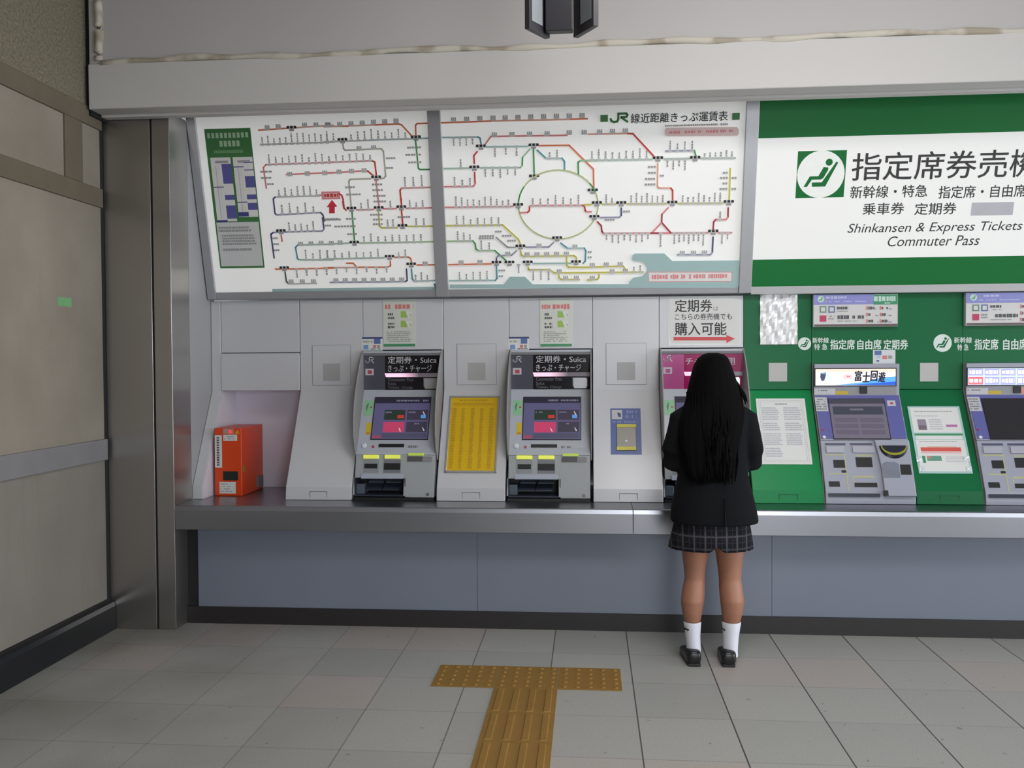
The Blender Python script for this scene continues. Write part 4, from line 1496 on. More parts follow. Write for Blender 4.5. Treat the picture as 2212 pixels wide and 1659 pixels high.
    b = MB()
    b.sr(BS, 1907, 1061.5, 1916.5, 1073, 0.003, slotb, 0.02)
    b.build('receipt_slot', cn)
    adopt(t)
    return t


seat_machine(R0, 'lavender-panelled ticket machine with a lit blue and cream header advert')
seat_machine(R0 + 0.867, 'lavender-panelled ticket machine with a blank black screen at the end of the row', True)

# ================================================================== NOTICES, STICKERS AND SMALL THINGS
paper = mat('white_paper', (216, 216, 214), rough=0.55, var=0.01)
ivory = mat('laminated_ivory', (206, 208, 200), rough=0.3, var=0.02)
pgreen = mat('poster_green', (64, 138, 96), rough=0.4)
pred = mat('poster_red_print', (206, 122, 118), rough=0.6)
pgray = mat('poster_grey_print', (150, 150, 148), rough=0.6)
pdark = mat('poster_dark_print', (84, 84, 88), rough=0.6)
plime = mat('poster_lime', (150, 186, 84), rough=0.5)
tagb = mat('sticker_blue', (86, 108, 162), rough=0.5)
navy = mat('sticker_navy', (58, 72, 118), rough=0.5)
skyb = mat('sticker_sky', (116, 150, 196), rough=0.5)


def sheet(S, x0, y0, x1, y1, m, t=0.0015):
    b = MB()
    b.sr(S, x0, y0, x1, y1, t, m)
    return b


def poster(dxp, label):
    b = sheet(W, 828 + dxp, 646.5, 898 + dxp, 749, ivory, 0.003)
    X = lambda v: v + dxp
    b.pr(W, X(829), 743, X(897), 748.5, pgreen)
    b.line(W, [W.uv(X(829), 648), W.uv(X(897), 648)], 0.003, mat('poster_edge', (140, 168, 140)))
    b.rows(W, X(832), 656, X(893), 669, 1, pred, 0.85, 0.0, 6)
    for y, h in ((675, 8), (684, 6), (697, 5), (703, 7)):
        b.rows(W, X(838), y, X(855), y + h, 1, pdark, 0.85, 0.2, 4)
    for y in (672, 693):
        b.pq(W, [(X(866), y), (X(876), y), (X(881), y + 14), (X(866), y + 14)], plime)
        b.pq(W, [(X(876), y), (X(888), y), (X(888), y + 14), (X(881), y + 14)], paper)
        b.pq(W, [(X(885), y + 6), (X(886), y + 6), (X(888), y + 11), (X(887), y + 11)], pdark)
    b.rows(W, X(836), 715, X(889), 739, 6, pgray, 0.6, 0.1, 4)
    o = b.build('poster', merge=False)
    tag(o, label, 'poster', 'laminated posters over the ticket machines')


poster(0, 'laminated poster with lime pictures above the ticket machine by the orange box')
poster(338.5, 'laminated poster with lime pictures above the ticket machine by the blue reader plate')


def small_sticker(x, y, label):
    b = sheet(W, x, y, x + 45, y + 34, paper, 0.0012)
    b.pr(W, x + 1, y, x + 45, y + 4, navy)
    b.pr(W, x + 1, y + 29, x + 44, y + 34, pgreen)
    for a, c, w, h, m in ((2, 6, 15, 8, ivory), (20, 6, 10, 8, ivory), (27, 4, 14, 11, tagb), (4, 17, 11, 10, skyb), (25, 17, 7, 7, pred), (34, 17, 6, 7, pgray)):
        b.pr(W, x + a, y + c, x + a + w, y + c + h, m)
    b.rows(W, x + 3, y + 7, x + 24, y + 13, 1, pgray, 0.7, 0.0, 3)
    b.rows(W, x + 20, y + 24, x + 42, y + 28, 1, pdark, 0.6, 0.0, 3)
    o = b.build('sticker', merge=False)
    return tag(o, label, 'sticker', 'card stickers over the ticket machines')


small_sticker(781, 728, 'blue and white card sticker over the ticket machine by the orange box')
small_sticker(1098, 727.5, 'blue and white card sticker over the ticket machine by the reader plate')

# yellow framed notice on the sloping panel
yn = thing('yellow_notice_board', (-0.70, 5.39, 0.9), 'metal-framed yellow notice board of dense print on the sloping white panel', 'notice board')
c0, c1 = SL.uv(958.5, 1021.5), SL.uv(1080.5, 856)
c2 = SL.uv(1072, 1021.5)
c3 = SL.uv(974, 856)
u0, u1, v0, v1 = (c0[0] + c3[0]) / 2, (c1[0] + c2[0]) / 2, c0[1], c1[1]
fr_m = mat('notice_frame_steel', (186, 184, 178), rough=0.25, metal=0.5)
w = 0.012
for a in ((u0, v0, u0 + w, v1), (u1 - w, v0, u1, v1), (u0, v0, u1, v0 + w), (u0, v1 - w, u1, v1)):
    b = MB()
    b.grid([[SL.p(u, v, h) for u, v in ((a[0], a[1]), (a[2], a[1]), (a[2], a[3]), (a[0], a[3]))] for h in (0.0005, 0.010)], fr_m)
    b.build('frame_bar', yn, bevel=0.002)
b = MB()
ylw = mat('yellow_sheet', (220, 178, 24), rough=0.3, var=0.04)
ypr = mat('yellow_sheet_print', (176, 138, 22), rough=0.5)
b.slab(SL, [(u0 + w, v0 + w), (u1 - w, v0 + w), (u1 - w, v1 - w), (u0 + w, v1 - w)], 0.004, ylw)
uu, vv = u1 - u0, v1 - v0


def urows(b, S, ua, va, ub, vb, n, m, cw, fill=0.6, ragged=0.1):
    h = b.nh()
    rh = (vb - va) / n
    for i in range(n):
        v = vb - (i + 0.5) * rh
        u = ua
        end = ub - (ub - ua) * ragged * random.random()
        while u < end:
            ww = min(cw * random.uniform(0.6, 1.6), end - u)
            hh = rh * fill * random.uniform(0.35, 0.5)
            b.poly(S, [(u, v - hh), (u + ww * 0.8, v - hh), (u + ww * 0.8, v + hh), (u, v + hh)], m, h)
            u += ww


urows(b, SL, u0 + 0.2 * uu, v1 - 0.075 * vv, u0 + 0.8 * uu, v1 - 0.04 * vv, 1, ypr, 0.016)
urows(b, SL, u0 + 0.08 * uu, v1 - 0.13 * vv, u0 + 0.94 * uu, v1 - 0.09 * vv, 2, ypr, 0.008)
for k in range(5):
    a = u0 + (0.07 + 0.185 * k) * uu
    urows(b, SL, a, v0 + 0.05 * vv, a + (0.09 if k % 2 == 0 else 0.075) * uu, v1 - 0.16 * vv, 38, ypr, 0.007, 0.75, 0.25)
b.build('printed_sheet', yn, merge=False)
adopt(yn)

# blue card reader plate
cr = thing('card_reader_plate', (0.22, 5.36, 0.95), 'blue reader plate with silver pad between yellow strips on the sloping panel', 'card reader')
b = MB()
blu = mat('reader_blue', (70, 88, 148), rough=0.4, var=0.03)
ru0, rv0, ru1, rv1 = SL.box(1319, 882.5, 1385, 982)
b.slab(SL, [(ru0, rv0), (ru1, rv0), (ru1, rv1), (ru0, rv1)], 0.002, blu)
b.pr(SL, 1321.5, 886, 1344, 906, mlabel)
b.pq(SL, [(1333, 891), (1341, 893), (1341, 902), (1335, 900)], navy)
b.rows(SL, 1348, 885, 1378, 905, 2, mat('reader_pale_print', (122, 134, 176)), 0.7, 0.1, 4)
b.rows(SL, 1323, 908, 1382, 915, 1, mat('reader_pale_print', (122, 134, 176)), 0.6, 0.1, 4)
b.build('backing_plate', cr, merge=False)
b = MB()
b.sr(SL, 1332.5, 918, 1374, 973, 0.009, mat('reader_steel', (126, 122, 116), rough=0.4, metal=0.3))
b.build('reader_pad', cr, bevel=0.002)
for y0, y1 in ((917.5, 924.5), (966, 973.5)):
    b = MB()
    b.sr(SL, 1332.5, y0, 1374, y1, 0.0115, mat('reader_yellow', (196, 186, 50), rough=0.4))
    b.build('yellow_strip', cr, bevel=0.001)
b = MB()
u, v = SL.uv(1353, 954)
b.grid([[SL.p(u + r * math.cos(k * PI / 6), v + r * math.sin(k * PI / 6), h) for k in range(12)] for r, h in ((0.009, 0.008), (0.006, 0.012))], whb)
b.build('sensor_stud', cr)
adopt(cr)

# arrow notice
an = thing('arrow_notice', (0.68, 5.54, 1.62), 'white paper notice with black lettering and a red arrow above the magenta header', 'notice')
b = sheet(W, 1443.5, 641, 1600, 746, mat('clear_pocket', (206, 206, 206), rough=0.25, var=0.02), 0.0015)
b.build('plastic_pocket', an)
b = MB()
b.h = 0.002
b.pq(W, [(1446, 642), (1597, 642), (1597, 742), (1455, 742), (1449, 734), (1446, 720)], paper, 0.0025)
b.h = 0.003
ink2 = mat('notice_ink', (52, 50, 52), rough=0.6)
b.text(W, '定期券', 1458, 647, 1538, 674, ink2, 0.012)
b.text(W, 'は', 1541, 662, 1552, 671, mat('notice_pale_ink', (120, 118, 118)), 0.0)
b.text(W, 'こちらの券売機でも', 1458, 677, 1581, 691, ink2, 0.006)
b.text(W, '購入可能', 1458, 696.5, 1569, 724, ink2, 0.012)
ar = mat('arrow_red', (206, 74, 80), rough=0.5)
b.pq(W, [(1455, 728), (1569, 728), (1569, 723.5), (1587, 731.5), (1569, 741), (1569, 735.5), (1455, 735.5)], ar)
b.build('printed_sheet', an, merge=False)
adopt(an)

# crinkled clear film taped over a sheet
b = MB()
film = mat('crinkled_clear_film', (236, 236, 238), rough=0.22, var=0.03, scale=30, spec=0.9)
fu0, fv0, fu1, fv1 = W.box(1641.5, 631, 1722, 744)
nx, ny = 13, 17
rf = random.Random(11)
hgt = [[0.003 + 0.010 * rf.random() + 0.004 * math.sin(i * 1.9 + j * 0.7) + 0.004 * math.sin(j * 1.3 - i * 0.5) for i in range(nx + 1)] for j in range(ny + 1)]
gp_ = lambda i, j: W.p(fu0 + (fu1 - fu0) * i / nx, fv0 + (fv1 - fv0) * j / ny, max(0.001, hgt[j][i]))
b.grid([[gp_(i, j) for i in range(nx + 1)] for j in range(ny + 1)], film, closed=False)
flm = tag(b.build('crinkled_film', smooth=False), 'crinkled shiny clear film over a sheet on the green fascia', 'notice')
sol = flm.modifiers.new('thick', 'SOLIDIFY')
sol.thickness = 0.0008
sol.offset = 0.0


def price_sign(dxm, label):
    S = W.shifted(dxm)
    b = MB()
    b.sr(S, 1754.5, 636.5, 1935.5, 706, 0.03, mat('sign_body_white', (208, 206, 206), rough=0.3, var=0.01))
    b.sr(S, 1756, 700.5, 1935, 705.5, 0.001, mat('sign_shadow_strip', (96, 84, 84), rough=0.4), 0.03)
    o = tag(b.build('price_sign'), label, 'sign', 'lavender-topped signs on the green fascia')
    b = MB()
    b.h = 0.0312
    lvt = mat('sign_lavender', (136, 138, 200), rough=0.35, var=0.03)
    b.pr(S, 1755, 637, 1883, 658.5, lvt)
    b.pr(S, 1883, 637, 1935, 658.5, mat('sign_label_green', (58, 140, 102), rough=0.4))
    b.rows(S, 1884, 639, 1933, 653, 1, mat('sign_mint_print', (186, 214, 200)), 0.9, 0, 7)
    b.rows(S, 1898, 653.5, 1920, 657, 1, mat('sign_mint_print', (186, 214, 200)), 0.7, 0, 4)
    seat_icon(b, S, 1770.5, 647, 0.0195, mat('sign_mint_print', (186, 214, 200)), pgreen)
    b.rows(S, 1781, 640, 1826, 647, 1, mat('sign_lilac_print', (182, 184, 222)), 0.8, 0, 7)
    b.rows(S, 1781, 649, 1868, 655, 1, mat('sign_lilac_print', (182, 184, 222)), 0.4, 0, 4)
    for x, m in ((1768, mat('sign_frame_green', (96, 136, 112))), (1786.5, tagb)):
        b.pr(S, x, 662, x + 14, 676, m)
        b.pr(S, x + 2.5, 664.5, x + 11.5, 673.5, mat('sign_body_white', (208, 206, 206)))
    b.pr(S, 1768, 682, 1782, 695.5, mat('sign_crimson', (186, 54, 92), rough=0.4))
    b.rows(S, 1805, 662, 1829, 670, 1, pdark, 0.8, 0, 5)
    b.rows(S, 1805, 671, 1829, 675, 1, pgray, 0.6, 0, 3)
    b.rows(S, 1786, 681, 1800, 692, 2, pgray, 0.7, 0, 3)
    b.rows(S, 1806, 680, 1864, 691, 1, pdark, 0.8, 0, 6)
    b.rows(S, 1806, 692, 1850, 696, 1, pgray, 0.6, 0, 3)
    for j in range(3):
        for i in range(2):
            x = 1868 + 29 * i
            y = 662 + 14 * j
            b.pr(S, x, y, x + 3, y + 8, pred)
            b.rows(S, x + 4, y, x + 18, y + 8, 1, pdark, 0.8, 0, 4)
            b.rows(S, x + 19, y + 4, x + 26, y + 8, 1, pgray, 0.8, 0, 3)
    b.build('sign_print', o, merge=False)


price_sign(0.0, 'white and lavender price sign above the machine with the lit advert')
price_sign(0.868, 'white and lavender price sign above the machine with the blank screen, cut by the frame')


def fascia_sticker(dxm, label):
    S = W.shifted(dxm)
    b = MB()
    b.sr(S, 1885.5, 756, 1934, 787.5, 0.0015, mat('sticker_white', (206, 210, 214), rough=0.35))
    b.pr(S, 1889, 757.5, 1904, 767, tagb)
    b.pr(S, 1893, 767.5, 1902, 774, mat('sticker_ice', (178, 192, 216)))
    b.pr(S, 1906, 768, 1916, 776, pred)
    b.pr(S, 1918, 768, 1927, 775, pgray)
    b.pr(S, 1893, 778, 1899, 781, navy)
    tag(b.build('fascia_sticker', merge=False), label, 'sticker', 'card stickers on the green fascia')


fascia_sticker(0.0, 'white card sticker on the green fascia under the lettering')
fascia_sticker(0.868, 'white card sticker on the green fascia by the last machine, cut by the frame')

# notice on the bright green slope
nt_ = MB()
nu0, nv0 = SL.uv(1651, 1003)
nu1, nv1 = SL.uv(1734, 861)
nu0 = (SL.uv(1629, 861)[0] + SL.uv(1649, 1003)[0]) / 2
nu1 = (SL.uv(1738, 861)[0] + SL.uv(1755, 1003)[0]) / 2
nt_.slab(SL, [(nu0, nv0), (nu1, nv0), (nu1, nv1), (nu0, nv1)], 0.0015, paper)
du, dv = nu1 - nu0, nv1 - nv0
for k in (0.035, 0.055):
    rc = [(nu0 + du * k * 1.6, nv0 + dv * k), (nu1 - du * k * 1.6, nv0 + dv * k), (nu1 - du * k * 1.6, nv1 - dv * k), (nu0 + du * k * 1.6, nv1 - dv * k)]
    nt_.line(SL, rc + rc[:1], 0.0012, pgray)
urows(nt_, SL, nu0 + du * 0.38, nv1 - dv * 0.1, nu0 + du * 0.64, nv1 - dv * 0.075, 1, pdark, 0.008)
for a in (0.1, 0.54):
    for va, vb, n in ((0.13, 0.34, 6), (0.37, 0.5, 4), (0.53, 0.72, 6), (0.75, 0.9, 4)):
        if a > 0.3 and va > 0.7:
            continue
        urows(nt_, SL, nu0 + du * a, nv1 - dv * vb, nu0 + du * (a + 0.36), nv1 - dv * va, n, mat('faint_print', (178, 178, 186)), 0.006, 0.7, 0.2)
tag(nt_.build('rules_notice', merge=False), 'white two-column notice on the bright green sloping panel', 'notice')

# taped double notice between the lavender machines
dn = thing('double_notice', (2.0, 5.4, 0.9), 'pair of notices in clear film taped on the green sloping panel', 'notice')
qa = (SL.uv(1960, 878)[0] + SL.uv(1988, 1023)[0]) / 2
qb = (SL.uv(2068, 878)[0] + SL.uv(2102, 1021)[0]) / 2
va, vb = SL.uv(2040, 1023)[1], SL.uv(2015, 878)[1]
b = MB()
b.slab(SL, [(qa - 0.004, va), (qb + 0.004, va), (qb + 0.004, vb), (qa - 0.004, vb)], 0.0012, mat('clear_film_mint', (168, 200, 196), rough=0.15, spec=0.7))
b.build('film', dn)
dd, ee = qb - qa, vb - va
fq = lambda b, s0, t0, s1, t1, m: b.poly(SL, [(qa + dd * s0, vb - ee * t1), (qa + dd * s1, vb - ee * t1), (qa + dd * s1, vb - ee * t0), (qa + dd * s0, vb - ee * t0)], m)
b = MB()
b.h = 0.0016
fq(b, 0.03, 0.02, 0.97, 0.40, paper)
urows(b, SL, qa + dd * 0.1, vb - ee * 0.095, qa + dd * 0.9, vb - ee * 0.065, 1, pgray, 0.012)
urows(b, SL, qa + dd * 0.1, vb - ee * 0.16, qa + dd * 0.6, vb - ee * 0.135, 1, mat('faint_print', (178, 178, 186)), 0.008)
fq(b, 0.13, 0.20, 0.30, 0.36, mat('photo_grey', (140, 132, 146)))
fq(b, 0.14, 0.29, 0.29, 0.355, mat('photo_dark', (112, 100, 110)))
urows(b, SL, qa + dd * 0.36, vb - ee * 0.36, qa + dd * 0.62, vb - ee * 0.19, 5, mat('faint_print', (178, 178, 186)), 0.01)
fq(b, 0.68, 0.28, 0.90, 0.315, mat('mauve_chip', (176, 108, 160)))
b.build('upper_sheet', dn, merge=False)
b = MB()
b.h = 0.0018
fq(b, 0.03, 0.415, 0.97, 0.44, pgreen)
fq(b, 0.05, 0.45, 0.95, 0.50, paper)
fq(b, 0.03, 0.51, 0.97, 0.97, paper)
urows(b, SL, qa + dd * 0.1, vb - ee * 0.545, qa + dd * 0.85, vb - ee * 0.525, 1, pgray, 0.01)
fq(b, 0.10, 0.62, 0.88, 0.68, mat('red_band', (206, 86, 76)))
fq(b, 0.24, 0.605, 0.8, 0.617, mat('ochre_band', (206, 170, 130)))
fq(b, 0.10, 0.685, 0.88, 0.71, mat('blush_band', (222, 178, 180)))
fq(b, 0.10, 0.745, 0.16, 0.85, pgreen)
fq(b, 0.19, 0.745, 0.47, 0.82, mat('card_green', (96, 148, 128)))
fq(b, 0.2, 0.75, 0.27, 0.78, pred)
urows(b, SL, qa + dd * 0.55, vb - ee * 0.84, qa + dd * 0.9, vb - ee * 0.75, 4, mat('faint_print', (178, 178, 186)), 0.008)
b.build('lower_sheet', dn, merge=False)
for s, t_ in ((0.0, 0.76), (0.92, 0.75), (0.02, 0.9), (0.93, 0.9)):
    b = MB()
    rt = random.Random(int(s * 100 + t_ * 1000))
    u, v = qa + dd * s, vb - ee * t_
    b.grid([[SL.p(u + 0.028 * i / 4 - 0.006, v - 0.03 * j / 4, 0.003 + 0.004 * rt.random()) for i in range(5)] for j in range(5)][::-1], mat('shiny_tape', (210, 216, 220), rough=0.08, spec=0.9), closed=False)
    b.build('tape', dn)
adopt(dn)

# orange box standing in the bay
ob = thing('orange_box', (-2.16, 5.6, CT), 'orange metal box with white labels and a black window standing in the recess', 'box')
om = mat('orange_enamel', (214, 66, 16), rough=0.35, var=0.04)
by0 = 5.365
qx0, qx1 = aty(462, 1000, by0).x + 0.004, aty(521, 1000, by0).x + 0.004
ztop = aty(500, 925, by0).z
b = MB()
b.box(qx0, qx1, by0, by0 + 0.36, CT + 0.001, ztop, om)
b.build('case', ob, bevel=0.004)
OF = Surf((0, by0, 0), X1, Z1, 0.004)
b = MB()
b.sr(OF, 463, 940, 478, 1010, 0.0015, paper)
b.rows(OF, 467, 943, 474, 1007, 12, pdark, 0.8, 0, 8)
b.build('side_label', ob)
for x0, y0, x1, y1, n in ((481, 939, 511, 952, 2), (473, 1041, 508, 1066, 4)):
    b = MB()
    b.sr(OF, x0, y0, x1, y1, 0.0015, paper)
    b.rows(OF, x0 + 2, y0 + 2, x1 - 4, y1 - 2, n, pgray, 0.5, 0.3, 3)
    b.build('label', ob)
b = MB()
b.sr(OF, 481, 926, 503, 937, 0.004, mat('display_grey', (176, 140, 130), rough=0.3))
b.sr(OF, 494, 929, 499, 936, 0.001, mat('red_digit', (255, 50, 60), emit=0.9), 0.004)
b.build('digit_display', ob)
b = MB()
b.sr(OF, 481, 1018, 513, 1037.5, 0.003, slotb)
b.build('window', ob, bevel=0.001)
b = MB()
v3 = [OF.uv(505, 937), OF.uv(516, 937), OF.uv(512, 928)]
b.slab(OF, v3, 0.001, mat('warning_yellow', (206, 160, 30)))
b.build('warning_triangle', ob)
b = MB()
b.box(qx1, qx1 + 0.003, by0 + 0.02, by0 + 0.05, 0.86, 0.90, mat('olive_label', (140, 120, 40)))
b.build('latch', ob)
b = MB()
b.box(qx1, qx1 + 0.012, by0 + 0.24, by0 + 0.33, CT + 0.02, CT + 0.09, mat('grey_bracket', (110, 112, 118), rough=0.5))
b.build('bracket', ob)
adopt(ob)

# green tape on the side wall
b = MB()
p0, p1 = atx(124, 641, LWX), atx(154, 663, LWX)
b.box(LWX + 0.0003, LWX + 0.0015, p0.y, p1.y, p1.z, p0.z, mat('green_tape', (116, 170, 116), rough=0.5))
tag(b.build('tape_scrap'), 'small scrap of green tape on the plaster side wall', 'tape')

# hanging fixture
hf = thing('hanging_fixture', (-0.08, 3.38, 3.80), 'black hanging fixture with two angled grey glass panels under the ceiling', 'fixture')
blkm = mat('fixture_black', (30, 28, 34), rough=0.35)
blk2 = mat('fixture_frame', (48, 46, 50), rough=0.35)
gl = mat('fixture_glass', (128, 132, 136), rough=0.15, var=0.04)
zb = aty(1145, 60, 3.30).z


def xp(px, Y):
    return aty(px, 40, Y).x


b = MB()
b.box(xp(1178, 3.36), xp(1237, 3.36), 3.36, 3.40, aty(1210, 69, 3.36).z + 0.006, 3.35, blkm)
b.build('back_box', hf, bevel=0.003)
b = MB()
b.tube([((xp(1178, 3.36) + xp(1237, 3.36)) / 2, 3.385, 3.34), ((xp(1178, 3.36) + xp(1237, 3.36)) / 2, 3.385, 3.799)], 0.018, blk2, 14)
b.build('hanger_rod', hf, smooth=True)
for pa, pb_, sgn_ in ((1144, 1188, 1), (1282, 1238, -1)):
    A = Vector((xp(pa, 3.30), 3.30, 0))
    B = Vector((xp(pb_, 3.415), 3.415, 0))
    d = (B - A)
    n = Vector((d.y, -d.x, 0)).normalized() * (1 if sgn_ > 0 else -1)
    if n.y > 0:
        n = -n
    k = -n * 0.022
    b = MB()
    q = [A, B, B + k, A + k]
    b.grid([[(p.x, p.y, z) for p in q] for z in (zb, 3.32)], blk2)
    fr_ = b.build('panel_frame', hf, bevel=0.002)
    b = MB()
    s0, s1 = 0.10, 0.62
    g = [A + d * s0 + n * 0.0015, A + d * s1 + n * 0.0015]
    b.grid([[(p.x, p.y, z) for p in (g[0], g[1], g[1] - n * 0.001, g[0] - n * 0.001)] for z in (zb + 0.03, 3.29)], gl)
    b.build('glass_panel', fr_)
adopt(hf)

# yellow tactile paving: nine studs-and-bars blocks set on the floor
ty = mat('tactile_yellow', (140, 105, 42), rough=0.55, var=0.12, scale=14)


def tactile(x0, y0, kind, label):
    b = MB()
    s = 0.2985
    b.box(x0 + 0.0008, x0 + s, y0 + 0.0008, y0 + s, 0.0002, 0.004, ty)
    o = tag(b.build('tactile_block', bevel=0.001), label, 'tactile paving', 'yellow tactile paving blocks')
    if kind == 'dot':
        for i in range(5):
            for j in range(5):
                b = MB()
                cx, cy = x0 + 0.03 + 0.06 * i, y0 + 0.03 + 0.06 * j
                b.grid([[(cx + r * math.cos(k * PI / 6), cy + r * math.sin(k * PI / 6), h) for k in range(12)] for r, h in ((0.0125, 0.003), (0.011, 0.0065), (0.007, 0.0085))], ty)
                b.build('stud', o, smooth=False)
    else:
        for i in range(4):
            b = MB()
            cx = x0 + 0.0375 + 0.0745 * i
            b.grid([[(cx - r, y0 + a, h), (cx + r, y0 + a, h), (cx + r, y0 + s - a, h), (cx - r, y0 + s - a, h)] for r, a, h in ((0.017, 0.012, 0.003), (0.012, 0.016, 0.0085))], ty)
            b.build('bar', o, smooth=False)


tx = -0.752
wh = ['at the end of the row towards the side wall', 'in the middle, where the bars begin', 'at the end of the row towards the schoolgirl']
for i in range(3):
    tactile(tx + 0.3 * i, 4.19, 'dot', 'yellow studded tactile block ' + wh[i])
for j in range(4):
    tactile(tx + 0.3, 4.19 - 0.3 * (j + 1), 'bar', 'yellow barred tactile block, %s in the strip from the studded row' % ('first', 'second', 'third', 'fourth')[j])

# ================================================================== SCHOOLGIRL AT THE MAGENTA MACHINE (seen from behind)
PY = 4.62
skin = mat('skin', (156, 108, 86), rough=0.5, var=0.05, scale=9)
jk = mat('dark_blazer', (11, 12, 16), rough=0.9, var=0.1, scale=40, spec=0.2)
hairm = mat('black_hair', (6, 5, 6), rough=0.8, var=0.2, scale=60, spec=0.08)
sockm = mat('white_sock', (222, 222, 232), rough=0.85, var=0.02)
shoem = mat('black_loafer', (16, 15, 17), rough=0.32, var=0.1)


def gp(px, py, Y=PY):
    return aty(px, py, Y)


def ring(px0, px1, py, yc, dh, n=24, Y=PY, wob=0.0, ph=0.0, sq=1.0, freq=7):
    a, c = gp(px0, py, Y), gp(px1, py, Y)
    cx, rx, z = (a.x + c.x) / 2, (c.x - a.x) / 2, (a.z + c.z) / 2
    out = []
    for i in range(n):
        t = 2 * PI * i / n
        k = 1 + wob * math.sin(freq * t + ph)
        cs, sn = math.cos(t), math.sin(t)
        cs = math.copysign(abs(cs) ** sq, cs)
        sn = math.copysign(abs(sn) ** sq, sn)
        out.append((cx + rx * k * cs, yc + dh * k * sn, z))
    return out


def limb(b, pts, m, n=14):
    b.tube([p[:3] for p in pts], [p[3] for p in pts], m, n)


def apply_remesh(b, name, parent, m, voxel, smooth_it=4, fac=0.5):
    o = b.build(name + '_raw', None)
    md = o.modifiers.new('r', 'REMESH')
    md.mode = 'VOXEL'
    md.voxel_size = voxel
    ms = o.modifiers.new('s', 'SMOOTH')
    ms.factor = fac
    ms.iterations = smooth_it
    dg = bpy.context.evaluated_depsgraph_get()
    me = bpy.data.meshes.new_from_object(o.evaluated_get(dg))
    bpy.data.objects.remove(o)
    me.materials.clear()
    me.materials.append(m)
    for p in me.polygons:
        p.use_smooth = True
        p.material_index = 0
    me.name = name
    return bulk(name, me, parent)


# ---- body: one continuous surface
b = MB()
LEGS = {-1: [(1195, 1473, 1531), (1225, 1477, 1525), (1250, 1479, 1523), (1270, 1474, 1523), (1295, 1470, 1521), (1320, 1473, 1517), (1345, 1479, 1512), (1375, 1483, 1511), (1400, 1486, 1512)],
        1: [(1195, 1546, 1606), (1225, 1550, 1603), (1250, 1553, 1601), (1270, 1553, 1604), (1295, 1555, 1607), (1320, 1558, 1604), (1345, 1562, 1598), (1375, 1564, 1594), (1400, 1565, 1592)]}
for s, rows in LEGS.items():
    rings = []
    hip = (1476, 1544) if s < 0 else (1540, 1608)
    rings.append(ring(hip[0], hip[1], 1120, PY, 0.095))
    rings.append(ring(hip[0] - 2, hip[1] - (4 if s < 0 else 0), 1160, PY, 0.088))
    for k, (py, a, c) in enumerate(rows):
        w = (c - a) / 2 / FPX * PY
        yc = PY + {1250: 0.004, 1270: 0.0, 1295: -0.008, 1320: -0.006, 1345: 0.0, 1375: 0.006, 1400: 0.01}.get(py, 0.004)
        rings.append(ring(a, c, py, yc, w * 1.08))
    rings.append(ring(rows[-1][1] + 2, rows[-1][2] - 2, 1421, PY + 0.012, 0.034))
    b.grid(rings, skin)
    # foot
    fx = gp((rows[-1][1] + rows[-1][2]) / 2, 1420).x
    limb(b, [(fx, PY - 0.02, 0.04, 0.026), (fx, PY + 0.05, 0.036, 0.026), (fx + s * 0.008, PY + 0.12, 0.026, 0.018), (fx + s * 0.012, PY + 0.15, 0.024, 0.012)], skin)
trunk = [(1150, 1474, 1610, 0.10), (1110, 1468, 1614, 0.12), (1070, 1476, 1606, 0.11), (1030, 1484, 1598, 0.095), (990, 1482, 1598, 0.10), (950, 1480, 1602, 0.105), (915, 1476, 1606, 0.10), (895, 1484, 1598, 0.085), (878, 1514, 1572, 0.062), (862, 1522, 1562, 0.052), (845, 1522, 1561, 0.052)]
b.grid([ring(a, c, py, PY + 0.0 + (0.02 if py < 880 else 0), d, sq=0.9) for py, a, c, d in trunk], skin)
# head, bent slightly forward, facing the machine
hc = gp(1541, 812)
HX, HZ = hc.x, hc.z
HY = PY + 0.035
hr = []
for zz, rx, ry, oy in ((-0.112, 0.030, 0.035, 0.035), (-0.10, 0.046, 0.056, 0.022), (-0.07, 0.060, 0.078, 0.012), (-0.03, 0.070, 0.092, 0.004), (0.01, 0.075, 0.098, 0.0), (0.05, 0.073, 0.094, -0.003), (0.085, 0.058, 0.072, -0.004), (0.105, 0.034, 0.042, -0.004), (0.112, 0.012, 0.015, -0.004)):
    hr.append([(HX + rx * math.cos(2 * PI * i / 20), HY + oy + ry * math.sin(2 * PI * i / 20), HZ + zz) for i in range(20)])
b.grid(hr, skin)
limb(b, [(HX, HY + 0.090, HZ + 0.012, 0.009), (HX, HY + 0.108, HZ - 0.022, 0.012), (HX, HY + 0.096, HZ - 0.034, 0.010)], skin, 8)
limb(b, [(HX - 0.022, HY + 0.087, HZ - 0.062, 0.005), (HX, HY + 0.094, HZ - 0.060, 0.007), (HX + 0.022, HY + 0.087, HZ - 0.062, 0.005)], skin, 8)
for s in (-1, 1):
    limb(b, [(HX + s * 0.073, HY, HZ + 0.018, 0.008), (HX + s * 0.080, HY - 0.006, HZ + 0.0, 0.012), (HX + s * 0.073, HY + 0.002, HZ - 0.03, 0.008)], skin, 8)
